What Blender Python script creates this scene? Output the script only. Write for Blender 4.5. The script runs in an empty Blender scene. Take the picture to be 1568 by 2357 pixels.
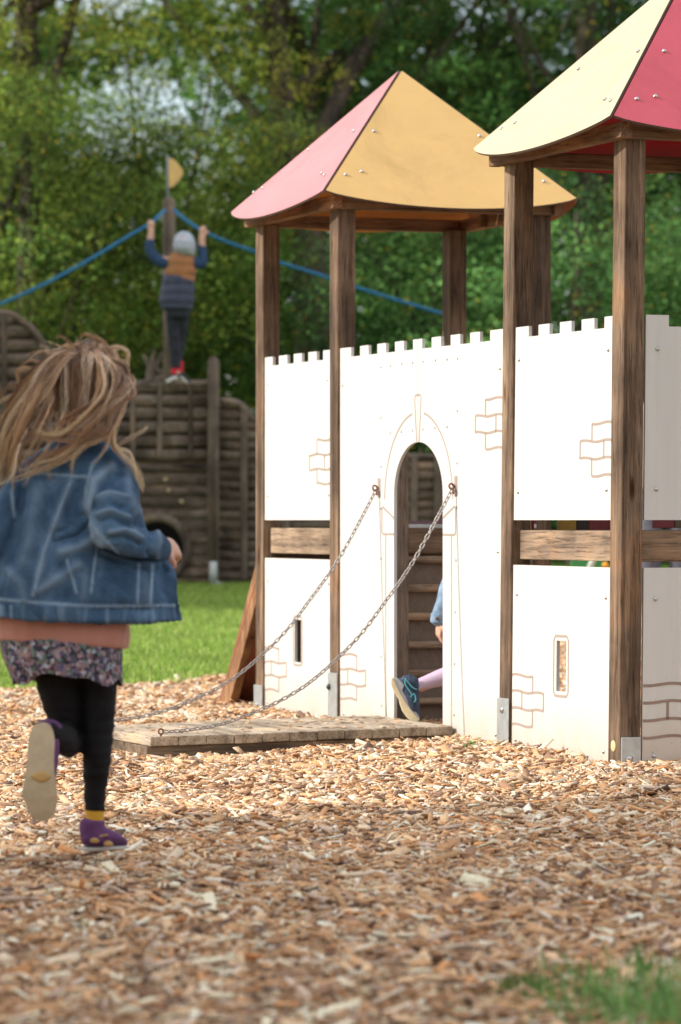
import bpy, bmesh, math, random
import numpy as np
from mathutils import Vector, Matrix, Quaternion, noise
from mathutils.geometry import tessellate_polygon
R = math.radians
random.seed(7); rng = np.random.default_rng(7)
C = bpy.context.scene.collection
SC = bpy.context.scene
# ------------------------------------------------------------------ camera, sky, sun, exposure
F, H = 8839.0, 0.85          # focal length in units of a 1568 px wide picture (135 mm), eye height
cam = bpy.data.objects.new('camera', bpy.data.cameras.new('camera')); C.objects.link(cam); SC.camera = cam
cd = cam.data; cd.sensor_fit = 'VERTICAL'; cd.sensor_height = 36; cd.sensor_width = 24; cd.lens = 135
cd.clip_end = 1500; cd.clip_start = 0.1
cam.location = (0, 0, H); cam.rotation_euler = (R(90) + math.atan(18.5 / F), 0, 0)
cd.dof.use_dof = True; cd.dof.focus_distance = 13.1; cd.dof.aperture_fstop = 4.6
SUN_E = R(33); trav = Vector((0.985 * math.cos(SUN_E), 0.17 * math.cos(SUN_E), -math.sin(SUN_E)))
w = bpy.data.worlds.new('World'); SC.world = w; w.use_nodes = True
nt = w.node_tree; bg = nt.nodes['Background']; sky = nt.nodes.new('ShaderNodeTexSky')
sky.sky_type = 'NISHITA'; sky.sun_disc = False; sky.sun_elevation = SUN_E
sky.sun_rotation = math.atan2(-trav.x, -trav.y) % (2 * math.pi)
sky.air_density = 1.0; sky.dust_density = 1.6; sky.ozone_density = 1.0
tcw = nt.nodes.new('ShaderNodeTexCoord'); mpw = nt.nodes.new('ShaderNodeMapping'); mpw.inputs['Scale'].default_value = (1, 1, 2.2); cl_ = nt.nodes.new('ShaderNodeTexNoise'); cl_.inputs['Scale'].default_value = 2.6; cl_.inputs['Detail'].default_value = 7; cl_.inputs['Roughness'].default_value = .58
rw = nt.nodes.new('ShaderNodeValToRGB'); rw.color_ramp.elements[0].position = .33; rw.color_ramp.elements[1].position = .52; mxw = nt.nodes.new('ShaderNodeMix'); mxw.data_type = 'RGBA'; mxw.inputs[7].default_value = (5.0, 4.95, 4.9, 1)   # sunlit broken cloud
for a_, b_ in ((tcw.outputs['Generated'], mpw.inputs['Vector']), (mpw.outputs[0], cl_.inputs['Vector']), (cl_.outputs[0], rw.inputs[0]), (rw.outputs[0], mxw.inputs[0]), (sky.outputs[0], mxw.inputs[6]), (mxw.outputs[2], bg.inputs[0])): nt.links.new(a_, b_); bg.inputs[1].default_value = 0.15
sl = bpy.data.lights.new('sun', 'SUN'); sun = bpy.data.objects.new('sun', sl); C.objects.link(sun)
sl.energy = 3.1; sl.angle = R(0.55); sl.color = (1.0, 0.94, 0.84)
sun.rotation_euler = trav.to_track_quat('-Z', 'Y').to_euler()
vs = SC.view_settings; vs.view_transform = 'Standard'; vs.look = 'None'; vs.gamma = 1; vs.use_curve_mapping = False
vs.exposure = 0.66
SC.cycles.use_denoising = True; SC.cycles.max_bounces = 8; SC.cycles.transparent_max_bounces = 8

# ------------------------------------------------------------------ materials
MATS = {}
def newmat(name):
    m = bpy.data.materials.new(name); m.use_nodes = True
    n = m.node_tree.nodes; l = m.node_tree.links
    return m, n, l, n['Principled BSDF']
def node(n, t, **k):
    x = n.new(t)
    for a, b in k.items(): setattr(x, a, b)
    return x
def ramp(n, stops, interp='LINEAR'):
    r = n.new('ShaderNodeValToRGB'); e = r.color_ramp.elements; r.color_ramp.interpolation = interp
    e[0].position, e[0].color = stops[0][0], (*stops[0][1], 1)
    e[1].position, e[1].color = stops[-1][0], (*stops[-1][1], 1)
    for p, c in stops[1:-1]:
        q = e.new(p); q.color = (*c, 1)
    return r
def coords(n, l, scale, rnd=True):
    tc = n.new('ShaderNodeTexCoord'); mp = n.new('ShaderNodeMapping'); mp.inputs['Scale'].default_value = scale
    if rnd:
        oi = n.new('ShaderNodeObjectInfo'); mu = node(n, 'ShaderNodeMath', operation='MULTIPLY'); mu.inputs[1].default_value = 31.7
        l.new(oi.outputs['Random'], mu.inputs[0]); ad = node(n, 'ShaderNodeVectorMath', operation='ADD')
        l.new(tc.outputs['Object'], ad.inputs[0]); l.new(mu.outputs[0], ad.inputs[1]); l.new(ad.outputs[0], mp.inputs['Vector'])
    else: l.new(tc.outputs['Object'], mp.inputs['Vector'])
    return mp
def noise_n(n, l, vec, scale, detail=5, rough=.6, dist=0):
    t = n.new('ShaderNodeTexNoise'); t.inputs['Scale'].default_value = scale; t.inputs['Detail'].default_value = detail
    t.inputs['Roughness'].default_value = rough; t.inputs['Distortion'].default_value = dist
    l.new(vec.outputs[0], t.inputs['Vector']); return t
def mixc(n, l, fac, a, b, mode='MIX'):
    m = node(n, 'ShaderNodeMix', data_type='RGBA', blend_type=mode)
    for s, v in ((0, fac), (6, a), (7, b)):
        if hasattr(v, 'links'): l.new(v, m.inputs[s])
        else: m.inputs[s].default_value = v if s == 0 else (*v, 1)
    return m.outputs[2]
def bump(n, l, b, h, st, d=.005):
    x = n.new('ShaderNodeBump'); x.inputs['Strength'].default_value = st; x.inputs['Distance'].default_value = d
    l.new(h, x.inputs['Height']); l.new(x.outputs[0], b.inputs['Normal'])
def plain(name, col, rough=.6, metal=0, var=.15, scale=8, bumps=0, spec=.5, coat=0, sheen=0):
    if name in MATS: return MATS[name]
    m, n, l, b = newmat(name); mp = coords(n, l, (1, 1, 1))
    t = noise_n(n, l, mp, scale, 6)
    r = ramp(n, [(.3, [c * (1 - var) for c in col]), (.7, [min(1, c * (1 + var)) for c in col])])
    l.new(t.outputs[0], r.inputs[0]); l.new(r.outputs[0], b.inputs['Base Color'])
    b.inputs['Roughness'].default_value = rough; b.inputs['Metallic'].default_value = metal
    b.inputs['Specular IOR Level'].default_value = spec
    if coat: b.inputs['Coat Weight'].default_value = coat
    if sheen: b.inputs['Sheen Weight'].default_value = sheen
    if bumps: bump(n, l, b, t.outputs[0], bumps)
    MATS[name] = m; return m
def wood(name, cl, cm, cdk, axis='z', sc=1.0, knots=True, crack=.75, st=.5):
    if name in MATS: return MATS[name]
    m, n, l, b = newmat(name)
    s = {'x': (st, 9, 9), 'y': (9, st, 9), 'z': (9, 9, st)}[axis]
    mp = coords(n, l, [v * sc for v in s])
    t1 = noise_n(n, l, mp, 1.4, 6, .65, .6)
    r1 = ramp(n, [(.3, cdk), (.5, cm), (.72, cl)]); l.new(t1.outputs[0], r1.inputs[0])
    mp2 = coords(n, l, [v * 4.2 * sc for v in s]); t2 = noise_n(n, l, mp2, 3.0, 5, .75, .3)
    r2 = ramp(n, [(.38, (.16, .14, .13)), (.46, (.8, .79, .78)), (.62, (1.2, 1.17, 1.13))]); l.new(t2.outputs[0], r2.inputs[0])
    c = mixc(n, l, crack, r1.outputs[0], r2.outputs[0], 'MULTIPLY')
    mp3 = coords(n, l, (1.5, 1.5, 1.5)); t3 = noise_n(n, l, mp3, 2.2, 3)      # weathering blotches
    r3 = ramp(n, [(.35, (.5, .48, .47)), (.55, (1, 1, 1)), (.7, (1.35, 1.15, .95))]); l.new(t3.outputs[0], r3.inputs[0])
    c = mixc(n, l, .8, c, r3.outputs[0], 'MULTIPLY')
    if knots:
        ks = {'x': (2.4, 9, 9), 'y': (9, 2.4, 9), 'z': (9, 9, 2.4)}[axis]
        mpk = coords(n, l, ks); v = n.new('ShaderNodeTexVoronoi'); v.inputs['Scale'].default_value = .9; l.new(mpk.outputs[0], v.inputs['Vector'])
        rk = ramp(n, [(.03, (.12, .07, .04)), (.075, (.55, .33, .16)), (.12, (1, 1, 1))]); l.new(v.outputs['Distance'], rk.inputs[0])
        c = mixc(n, l, 1, c, rk.outputs[0], 'MULTIPLY')
    l.new(c, b.inputs['Base Color']); b.inputs['Roughness'].default_value = .75; b.inputs['Specular IOR Level'].default_value = .25
    bump(n, l, b, t2.outputs[0], .55, .004)
    MATS[name] = m; return m
def vcol(name, rough=.7, trans=0, spec=.3, mult=None, sheen=0):
    m, n, l, b = newmat(name); a = n.new('ShaderNodeAttribute'); a.attribute_name = 'Col'
    l.new(a.outputs['Color'], b.inputs['Base Color']); b.inputs['Roughness'].default_value = rough
    b.inputs['Specular IOR Level'].default_value = spec
    if trans:
        t = n.new('ShaderNodeBsdfTranslucent'); l.new(a.outputs['Color'], t.inputs['Color'])
        mx = n.new('ShaderNodeMixShader'); mx.inputs[0].default_value = trans
        l.new(b.outputs[0], mx.inputs[1]); l.new(t.outputs[0], mx.inputs[2]); l.new(mx.outputs[0], n['Material Output'].inputs['Surface'])
    return m
POSTW = wood('post_wood', (.36, .26, .18), (.19, .125, .082), (.045, .03, .022), 'z')
BEAMX = wood('beam_wood', (.56, .44, .31), (.40, .29, .20), (.17, .125, .095), 'x', sc=.9)
BEAMY = wood('cross_beam_wood', (.34, .235, .155), (.23, .15, .095), (.10, .065, .045), 'y', sc=.9)
FRAMEX = wood('roof_frame_wood', (.40, .25, .15), (.26, .15, .085), (.11, .06, .04), 'x')
DECKW = wood('deck_wood', (.66, .57, .46), (.52, .43, .33), (.27, .21, .155), 'x', sc=1.3)
SIDEW = wood('deck_side_wood', (.33, .25, .17), (.2, .145, .1), (.075, .055, .04), 'y', sc=1.3)
RAMPW = wood('ramp_wood', (.45, .27, .15), (.33, .17, .085), (.16, .08, .04), 'z', sc=.9)
SHIPW = wood('ship_wood', (.36, .295, .24), (.165, .128, .10), (.04, .03, .023), 'x', sc=.7, knots=False, crack=.5, st=3.0)
SHIPV = wood('ship_post_wood', (.30, .245, .20), (.19, .15, .12), (.06, .046, .036), 'z', sc=.6, knots=False, crack=.5)
STEEL = plain('bolt_steel', (.55, .55, .56), .25, 1, .05)
ZINC = plain('galvanised_steel', (.52, .55, .56), .45, .75, .14, 25)
RUST = plain('rusty_iron', (.22, .10, .06), .7, .5, .4, 60, .3)
CHAINM = plain('chain_steel', (.33, .30, .29), .45, .55, .25, 60)
GROOVE = plain('groove_beige', (.37, .295, .255), .6, 0, .05)
def panelmat():
    m, n, l, b = newmat('white_panel'); mp = coords(n, l, (1, 1, 1), False)
    t = noise_n(n, l, mp, 7, 7, .7); sx = n.new('ShaderNodeSeparateXYZ'); tc = n.new('ShaderNodeTexCoord'); l.new(tc.outputs['Object'], sx.inputs[0])
    mr = n.new('ShaderNodeMapRange'); mr.inputs[1].default_value = .0; mr.inputs[2].default_value = .20; mr.inputs[3].default_value = .95; mr.inputs[4].default_value = 0
    l.new(sx.outputs['Z'], mr.inputs[0]); mu = node(n, 'ShaderNodeMath', operation='MULTIPLY'); l.new(mr.outputs[0], mu.inputs[0]); l.new(t.outputs[0], mu.inputs[1])
    mp2 = coords(n, l, (3, 3, .5), False); t2 = noise_n(n, l, mp2, 5, 5); r2 = ramp(n, [(.35, (.645, .635, .61)), (.6, (.67, .66, .635))]); l.new(t2.outputs[0], r2.inputs[0])
    c = mixc(n, l, mu.outputs[0], r2.outputs[0], (.50, .37, .25))
    v5 = n.new('ShaderNodeTexVoronoi'); v5.inputs['Scale'].default_value = 34; mp5 = coords(n, l, (1, 1, 1), False); l.new(mp5.outputs[0], v5.inputs['Vector']); r5 = ramp(n, [(.05, (.45, .36, .27)), (.11, (1, 1, 1))]); l.new(v5.outputs['Distance'], r5.inputs[0])
    m5 = n.new('ShaderNodeMapRange'); m5.inputs[1].default_value = .02; m5.inputs[2].default_value = .5; m5.inputs[3].default_value = .9; m5.inputs[4].default_value = .06; l.new(sx.outputs['Z'], m5.inputs[0]); c = mixc(n, l, m5.outputs[0], c, mixc(n, l, 1, c, r5.outputs[0], 'MULTIPLY'))
    mp6 = coords(n, l, (9, 9, .8), False); t6 = noise_n(n, l, mp6, 3, 6, .7); r6 = ramp(n, [(.34, (.965, .955, .94)), (.5, (1, 1, 1))]); l.new(t6.outputs[0], r6.inputs[0]); c = mixc(n, l, .9, c, r6.outputs[0], 'MULTIPLY')
    l.new(c, b.inputs['Base Color'])
    b.inputs['Roughness'].default_value = .42; return m
WHITE = panelmat()
def hpl(name, col, rough=.38, spec=.5, grain=0.05):
    m, n, l, b = newmat(name); mp = coords(n, l, (1, 1, 1)); t = noise_n(n, l, mp, 5, 7, .7)
    r = ramp(n, [(.3, [c * (1 - grain) for c in col]), (.7, [min(1, c * (1 + grain)) for c in col])]); l.new(t.outputs[0], r.inputs[0])
    mp2 = coords(n, l, (1, 1, 1)); v = n.new('ShaderNodeTexVoronoi'); v.inputs['Scale'].default_value = 26; l.new(mp2.outputs[0], v.inputs['Vector'])
    rs = ramp(n, [(.02, (.55, .5, .42)), (.06, (1, 1, 1))]); l.new(v.outputs['Distance'], rs.inputs[0])
    c = mixc(n, l, .35, r.outputs[0], rs.outputs[0], 'MULTIPLY')
    mp4 = coords(n, l, (1, 1, 1)); t4 = noise_n(n, l, mp4, 2.3, 8, .72, .5); r4 = ramp(n, [(.34, (.80, .79, .74)), (.5, (1, 1, 1)), (.66, (1.06, 1.07, 1.08))]); l.new(t4.outputs[0], r4.inputs[0]); c = mixc(n, l, .8, c, r4.outputs[0], 'MULTIPLY'); l.new(c, b.inputs['Base Color'])
    b.inputs['Roughness'].default_value = rough; b.inputs['Specular IOR Level'].default_value = spec; return m
YEL = hpl('yellow_laminate', (.66, .42, .15), .45); REDP = hpl('red_laminate', (.51, .06, .095), .42, .5); REDP_SUNLIT = hpl('sunlit_red_laminate', (.54, .21, .225), .45, .4, .08); YEL_SUNLIT = hpl('sunlit_yellow_laminate', (.57, .462, .31), .5, .3, .06)  # last two: red and yellow lightened, strong sunlight put into the colour
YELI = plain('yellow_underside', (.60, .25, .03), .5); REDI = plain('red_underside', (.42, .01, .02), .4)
EDGE = plain('dark_edge', (.10, .07, .06), .6)

# ------------------------------------------------------------------ object helpers
def link(name, me, mat=None, parent=None, smooth=False, **kw):
    o = bpy.data.objects.new(name, me); C.objects.link(o)
    if mat is not None:
        for m in (mat if isinstance(mat, (list, tuple)) else [mat]): me.materials.append(m)
    if parent is not None:
        o.parent = parent
    if smooth and me is not None: me.shade_smooth()
    for k, v in kw.items(): o[k] = v
    return o
def tag(o, label, cat, group=None, kind=None):
    if label: o['label'] = label
    if cat: o['category'] = cat
    if group: o['group'] = group
    if kind: o['kind'] = kind
    return o
def empty(name, loc, label, cat, rz=0, group=None):
    o = bpy.data.objects.new(name, None); C.objects.link(o); o.location = loc; o.rotation_euler = (0, 0, rz); o.empty_display_size = .1
    return tag(o, label, cat, group)
def bevel(o, wd=.004, seg=2):
    b = o.modifiers.new('bevel', 'BEVEL'); b.width = wd; b.segments = seg; b.limit_method = 'ANGLE'; return o
def pymesh(name, V, Fc):
    me = bpy.data.meshes.new(name); me.from_pydata([tuple(v) for v in V], [], [tuple(f) for f in Fc]); me.update(); return me
def boxdata(x0, x1, y0, y1, z0, z1):
    V = [(x0, y0, z0), (x1, y0, z0), (x1, y1, z0), (x0, y1, z0), (x0, y0, z1), (x1, y0, z1), (x1, y1, z1), (x0, y1, z1)]
    return V, [(0, 3, 2, 1), (4, 5, 6, 7), (0, 1, 5, 4), (1, 2, 6, 5), (2, 3, 7, 6), (3, 0, 4, 7)]
class MB:
    def __init__(s): s.V = []; s.F = []
    def add(s, V, Fc):
        k = len(s.V); s.V += [tuple(v) for v in V]; s.F += [tuple(i + k for i in f) for f in Fc]; return s
    def box(s, *a, fn=None):
        V, Fc = boxdata(*a)
        if fn: V = [fn(v) for v in V]
        return s.add(V, Fc)
    def mesh(s, name): return pymesh(name, s.V, s.F)
def npmesh(name, V, nper, cols=None):
    """V (n*nper,3) one polygon per nper verts"""
    me = bpy.data.meshes.new(name); nv = len(V); nf = nv // nper
    me.vertices.add(nv); me.vertices.foreach_set('co', V.astype(np.float32).ravel())
    me.loops.add(nv); me.loops.foreach_set('vertex_index', np.arange(nv, dtype=np.int32))
    me.polygons.add(nf); me.polygons.foreach_set('loop_start', np.arange(0, nv, nper, dtype=np.int32))
    me.update(calc_edges=True)
    if cols is not None:
        a = me.color_attributes.new('Col', 'FLOAT_COLOR', 'POINT'); c4 = np.ones((nv, 4), np.float32); c4[:, :3] = cols; a.data.foreach_set('color', c4.ravel())
    return me
def idxmesh(name, V, Fq, cols=None):
    me = bpy.data.meshes.new(name); nv = len(V); nf, k = Fq.shape
    me.vertices.add(nv); me.vertices.foreach_set('co', V.astype(np.float32).ravel())
    me.loops.add(nf * k); me.loops.foreach_set('vertex_index', Fq.astype(np.int32).ravel())
    me.polygons.add(nf); me.polygons.foreach_set('loop_start', np.arange(0, nf * k, k, dtype=np.int32))
    me.update(calc_edges=True)
    if cols is not None:
        a = me.color_attributes.new('Col', 'FLOAT_COLOR', 'POINT'); c4 = np.ones((nv, 4), np.float32); c4[:, :3] = cols; a.data.foreach_set('color', c4.ravel())
    return me
def catmull(P, n):
    P = [np.array(p, float) for p in P]; out = []
    for i in range(len(P) - 1):
        p0 = P[max(i - 1, 0)]; p1 = P[i]; p2 = P[i + 1]; p3 = P[min(i + 2, len(P) - 1)]
        for k in range(n):
            t = k / n
            out.append(.5 * ((2 * p1) + (-p0 + p2) * t + (2 * p0 - 5 * p1 + 4 * p2 - p3) * t * t + (-p0 + 3 * p1 - 3 * p2 + p3) * t ** 3))
    out.append(P[-1]); return np.array(out)
def tube(P, seg=12, n=4, hint=(0, 1, 0), cap=True, smoothpath=True):
    """P rows: x,y,z,rx,ry ; rx across (perp. to hint), ry along hint"""
    P = [list(p) + ([p[3]] if len(p) == 4 else []) for p in P]
    Q = catmull(P, n) if smoothpath else np.array(P, float)
    V = []; Fc = []; m = len(Q)
    h = Vector(hint)
    for i in range(m):
        a = Q[max(i - 1, 0), :3]; b = Q[min(i + 1, m - 1), :3]; t = Vector(b - a)
        if t.length < 1e-9: t = Vector((0, 0, 1))
        t.normalize(); y = (h - t * h.dot(t))
        if y.length < .15: y = Vector((0, 0, 1)) - t * t.z
        y.normalize(); x = y.cross(t); c = Vector(Q[i, :3]); h = y
        for k in range(seg):
            an = 2 * math.pi * k / seg; V.append(c + x * (math.cos(an) * Q[i, 3]) + y * (math.sin(an) * Q[i, 4]))
    for i in range(m - 1):
        for k in range(seg):
            a = i * seg + k; b = i * seg + (k + 1) % seg; Fc.append((a, b, b + seg, a + seg))
    if cap:
        for e, i0, sgn in ((0, 0, -1), (m - 1, (m - 1) * seg, 1)):
            a = Vector(Q[e, :3]); d = Vector(Q[e, :3] - Q[e - sgn, :3]); d = d.normalized() if d.length > 1e-9 else Vector((0, 0, 1))
            V.append(a + d * (.6 * min(Q[e, 3], Q[e, 4]))); c = len(V) - 1
            for k in range(seg):
                f = (i0 + k, i0 + (k + 1) % seg, c); Fc.append(f if sgn > 0 else f[::-1])
    return V, Fc
def remesh(name, parts, voxel, smooth=6, fac=.5):
    mb = MB()
    for V, Fc in parts: mb.add(V, Fc)
    me = mb.mesh('tmp'); o = bpy.data.objects.new('tmp', me); C.objects.link(o)
    r = o.modifiers.new('r', 'REMESH'); r.mode = 'VOXEL'; r.voxel_size = voxel
    if smooth: s = o.modifiers.new('s', 'SMOOTH'); s.factor = fac; s.iterations = smooth
    dg = bpy.context.evaluated_depsgraph_get(); dg.update()
    out = bpy.data.meshes.new_from_object(o.evaluated_get(dg)); out.name = name
    bpy.data.objects.remove(o); bpy.data.meshes.remove(me); out.shade_smooth(); return out
def displace(me, fn):
    n = len(me.vertices); co = np.empty(n * 3); me.vertices.foreach_get('co', co); co = co.reshape(-1, 3)
    no = np.empty(n * 3, np.float32); me.vertex_normals.foreach_get('vector', no); no = no.reshape(-1, 3)
    d = np.array([fn(Vector(c)) for c in co]); co += no * d[:, None]; me.vertices.foreach_set('co', co.ravel()); me.update()
def shift(me, v):
    me.transform(Matrix.Translation(-Vector(v))); return me
def px(x, y, Z): return Vector(((x - 784) / F * Z, Z, H - (y - 1197) / F * Z))

# ------------------------------------------------------------------ facade frame (local x along the front towards us, y inward, z up)
cu, su = .3471, .9378; XO, ZO = (1431.5 - 784) / F * 13.464, 13.464
def fx(x, wv=0.0):
    t = (x - 784) / F; return -((XO + wv * su) - t * (ZO + wv * cu)) / (cu + su * t)
def LW(lx, ly): return XO + cu * lx + su * ly, ZO - su * lx + cu * ly
def ly_at(lx, x):
    t = (x - 784) / F; return -(XO + cu * lx - t * (ZO - su * lx)) / (su - cu * t)
def fz(y, lx, ly=0.0): return H - (y - 1197) / F * LW(lx, ly)[1]
def toloc(X, Y): dx, dy = X - XO, Y - ZO; return cu * dx - su * dy, su * dx + cu * dy
TILT = .0105
def tilt(v): return (v[0], v[1] + TILT * (v[2] - H), v[2])
def same(v): return v

# ------------------------------------------------------------------ ground
def zb(X):
    t = np.maximum(0, X + 1.35); return 19.3 + .9 * t + .55 * np.minimum(t, 4.5) ** 2 + .12 * np.sin(X * 5) + .06 * np.sin(X * 17)
def gz(X, Y):
    X = np.asarray(X, float); Y = np.asarray(Y, float)
    z = .033 * np.clip(Y - 19.5, 0, 11) + .012 * np.clip(Y - 31, 0, 60)
    lx, ly = toloc(X, Y)
    out = np.clip(-ly - .05, 0, 1.2) / 1.2
    z = z - .04 * out * np.clip((lx + 4.3) / 1.0, 0, 1) * np.clip((17.5 - Y) / 2, 0, 1)
    z = z + .010 * np.sin(X * 3.1 + Y * 1.3) * np.sin(Y * 2.3 - X) + .006 * np.sin(X * 9 + 2) * np.sin(Y * 7)
    z = z + .022 * np.exp(-((lx + .6) / .35) ** 2 - ((ly + .1) / .14) ** 2) + .02 * np.exp(-((lx + 3.4) / .5) ** 2 - ((ly + .12) / .12) ** 2) + .022 * np.exp(-((lx - .5) / .45) ** 2 - ((ly - .2) / .5) ** 2)
    return z - .016
def axis(vals):
    out = [vals[0][0]]
    for a, b, st in vals:
        n = max(1, int(round((b - a) / st))); out += list(np.linspace(a, b, n + 1)[1:])
    return np.array(out)
gx = axis([(-400, -40, 40), (-40, -6, 2), (-6, 6, .12), (6, 40, 2), (40, 400, 40)]); gy = axis([(-60, 0, 10), (0, 5, .5), (5, 32, .12), (32, 60, 2), (60, 800, 60)])
GX, GY = np.meshgrid(gx, gy); V = np.stack([GX.ravel(), GY.ravel(), gz(GX, GY).ravel()], 1)
nx, ny = len(gx), len(gy); ii = (np.arange(ny - 1)[:, None] * nx + np.arange(nx - 1)[None]).ravel()
mask = ((GY.ravel() > zb(GX.ravel())) | (np.abs(GX.ravel()) > 14) | (GY.ravel() < -5)).astype(float)
me = idxmesh('ground', V, np.stack([ii, ii + 1, ii + nx + 1, ii + nx], 1), np.stack([mask] * 3, 1))
m, n, l, b = newmat('ground_soil'); a = n.new('ShaderNodeAttribute'); a.attribute_name = 'Col'
mp = coords(n, l, (1, 1, 1), False); t = noise_n(n, l, mp, 45, 6, .7); t2 = noise_n(n, l, mp, 4, 5, .6)
r1 = ramp(n, [(.38, (.10, .06, .035)), (.5, (.34, .22, .135)), (.62, (.58, .42, .27))]); r2 = ramp(n, [(.35, (.045, .10, .015)), (.65, (.11, .20, .03))])
l.new(t.outputs[0], r1.inputs[0]); l.new(t2.outputs[0], r2.inputs[0]); l.new(mixc(n, l, a.outputs['Color'], r1.outputs[0], r2.outputs[0]), b.inputs['Base Color'])
b.inputs['Roughness'].default_value = .9; b.inputs['Specular IOR Level'].default_value = .1; bump(n, l, b, t.outputs[0], .6, .02)
link('ground', me, m, kind='structure').data.shade_smooth()

chipm = vcol('chip_wood', .8, 0, .15)
_n, _l = chipm.node_tree.nodes, chipm.node_tree.links; _b = _n['Principled BSDF']; _mp = coords(_n, _l, (1, 1, 1), False); _t = noise_n(_n, _l, _mp, 230, 3, .7)
_r = ramp(_n, [(.3, (.62, .58, .54)), (.5, (1, 1, 1)), (.7, (1.12, 1.1, 1.05))]); _l.new(_t.outputs[0], _r.inputs[0]); _a = [q for q in _n if q.type == 'ATTRIBUTE'][0]
_l.new(mixc(_n, _l, 1, _a.outputs['Color'], _r.outputs[0], 'MULTIPLY'), _b.inputs['Base Color'])
def chips(N, seed):
    g = np.random.default_rng(seed)
    Y = np.sqrt(g.uniform(5.0 ** 2, 27.0 ** 2, N * 5 // 2)); X = g.uniform(-1, 1, len(Y)) * (.095 * Y + 1.25)
    k = (Y < zb(X) + g.normal(0, .07, len(Y))); dens = np.clip(1.25 - (Y - 12) * .04, .5, 1.25) * np.where(Y < 9, .8, 1); k &= g.uniform(0, 1.25, len(Y)) < dens * np.clip(1.25 - 1.0 * np.clip(np.abs(X) - (.095 * Y + .3), 0, 1), .3, 1)
    lx, ly = toloc(X, Y); k &= ~((lx > -2.42) & (lx < -1.55) & (ly < -.02) & (ly > -1.27))
    k &= ~((ly > .0) & (ly < .03) & (lx < 0) & (lx > -3.9))
    X, Y = X[k][:N], Y[k][:N]; n = len(X)
    far = np.clip((Y - 15) / 8, 0, 1)
    L = g.lognormal(-3.74, .55, n) * (1 + .25 * far); L = np.clip(L * 1.12, .010, .12) * .5; Wd = np.minimum(L * g.uniform(.14, .55, n), .015); T = g.uniform(.0008, .003, n)
    yaw = g.uniform(0, 2 * np.pi, n); pit = g.normal(0, .24, n); rol = g.normal(0, .42, n)
    cy, sy, cp, sp, cr, sr = np.cos(yaw), np.sin(yaw), np.cos(pit), np.sin(pit), np.cos(rol), np.sin(rol)
    ax = np.stack([cy * cp, sy * cp, sp], 1); s0 = np.stack([-sy, cy, 0 * cy], 1); u0 = np.cross(ax, s0)
    ay = s0 * cr[:, None] + u0 * sr[:, None]; az = np.cross(ax, ay)
    c = np.stack([X, Y, gz(X, Y) + g.uniform(.002, .02, n)], 1)
    tp = g.uniform(.35, 1, (n, 2)); sh = g.normal(0, .25, (n, 2))
    vs_ = []
    for sx_, sy_, sz_ in [(-1, -1, -1), (1, -1, -1), (1, 1, -1), (-1, 1, -1), (-1, -1, 1), (1, -1, 1), (1, 1, 1), (-1, 1, 1)]:
        q = 0 if sx_ < 0 else 1
        vs_.append(c + ax * (L * (sx_ + .25 * sy_ * sh[:, q]))[:, None] + ay * (Wd * (sy_ * tp[:, q] + .3 * sh[:, q]))[:, None] + az * (T * sz_)[:, None])
    Vv = np.stack(vs_, 1).reshape(-1, 3)
    base = np.array([(.70, .49, .29), (.62, .38, .20), (.82, .68, .49), (.50, .29, .15), (.30, .18, .11), (.86, .76, .60), (.60, .47, .36), (.17, .11, .08), (.66, .33, .14)])
    wts = np.array([.2, .18, .14, .13, .11, .07, .10, .045, .035]); id_ = g.choice(len(base), n, p=wts / wts.sum())
    col = base[id_] * g.uniform(.78, 1.15, (n, 1)); cols = np.clip(np.repeat(col, 8, 0) * np.array([1.17, 1.15, 1.2]), 0, .93)
    q = np.array([(0, 3, 2, 1), (4, 5, 6, 7), (0, 1, 5, 4), (1, 2, 6, 5), (2, 3, 7, 6), (3, 0, 4, 7)])
    Fq = (np.arange(n)[:, None, None] * 8 + q[None]).reshape(-1, 4)
    return idxmesh('wood_chips', Vv, Fq, np.clip(cols, 0, 1))
tag(link('wood_chips', chips(215000, 3), chipm), 'loose tan and orange wood chips covering the play area ground', 'wood chips', kind='stuff')

def deckchips(root):
    g = np.random.default_rng(9); n = 95; u = g.uniform(0, 1, n) ** .8; xx = g.uniform(-2.43, -1.59, n); yy = -1.22 * (1 - u) - .02
    mb = MB(); 
    for i in range(n):
        L_ = g.uniform(.006, .02); w_ = L_ * g.uniform(.3, .6); a = g.uniform(0, 6.3); c_, s_ = math.cos(a), math.sin(a); t_ = .0012; z = .050 - .020 * (-yy[i] / 1.24) + .0025; ti = g.uniform(-.1, .1)
        V = [(xx[i] + c_ * p * L_ - s_ * q * w_, yy[i] + s_ * p * L_ + c_ * q * w_, z + r_ * t_ + p * L_ * ti) for p, q, r_ in [(-1, -.6, -1), (1, -1, -1), (.8, 1, -1), (-1, .7, -1), (-1, -.6, 1), (1, -1, 1), (.8, 1, 1), (-1, .7, 1)]]
        mb.add(V, boxdata(0, 1, 0, 1, 0, 1)[1])
    me = mb.mesh('stray_chips'); a = me.color_attributes.new('Col', 'FLOAT_COLOR', 'POINT'); base = np.array([(.66, .44, .25), (.40, .22, .12), (.78, .62, .44), (.25, .15, .09)]); col = base[g.integers(0, 4, n)]
    c4 = np.ones((n * 8, 4), np.float32); c4[:, :3] = np.repeat(col, 8, 0); a.data.foreach_set('color', c4.ravel()); o = link('stray_chips', me, chipm, root); o['kind'] = 'stuff'; return o
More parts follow.
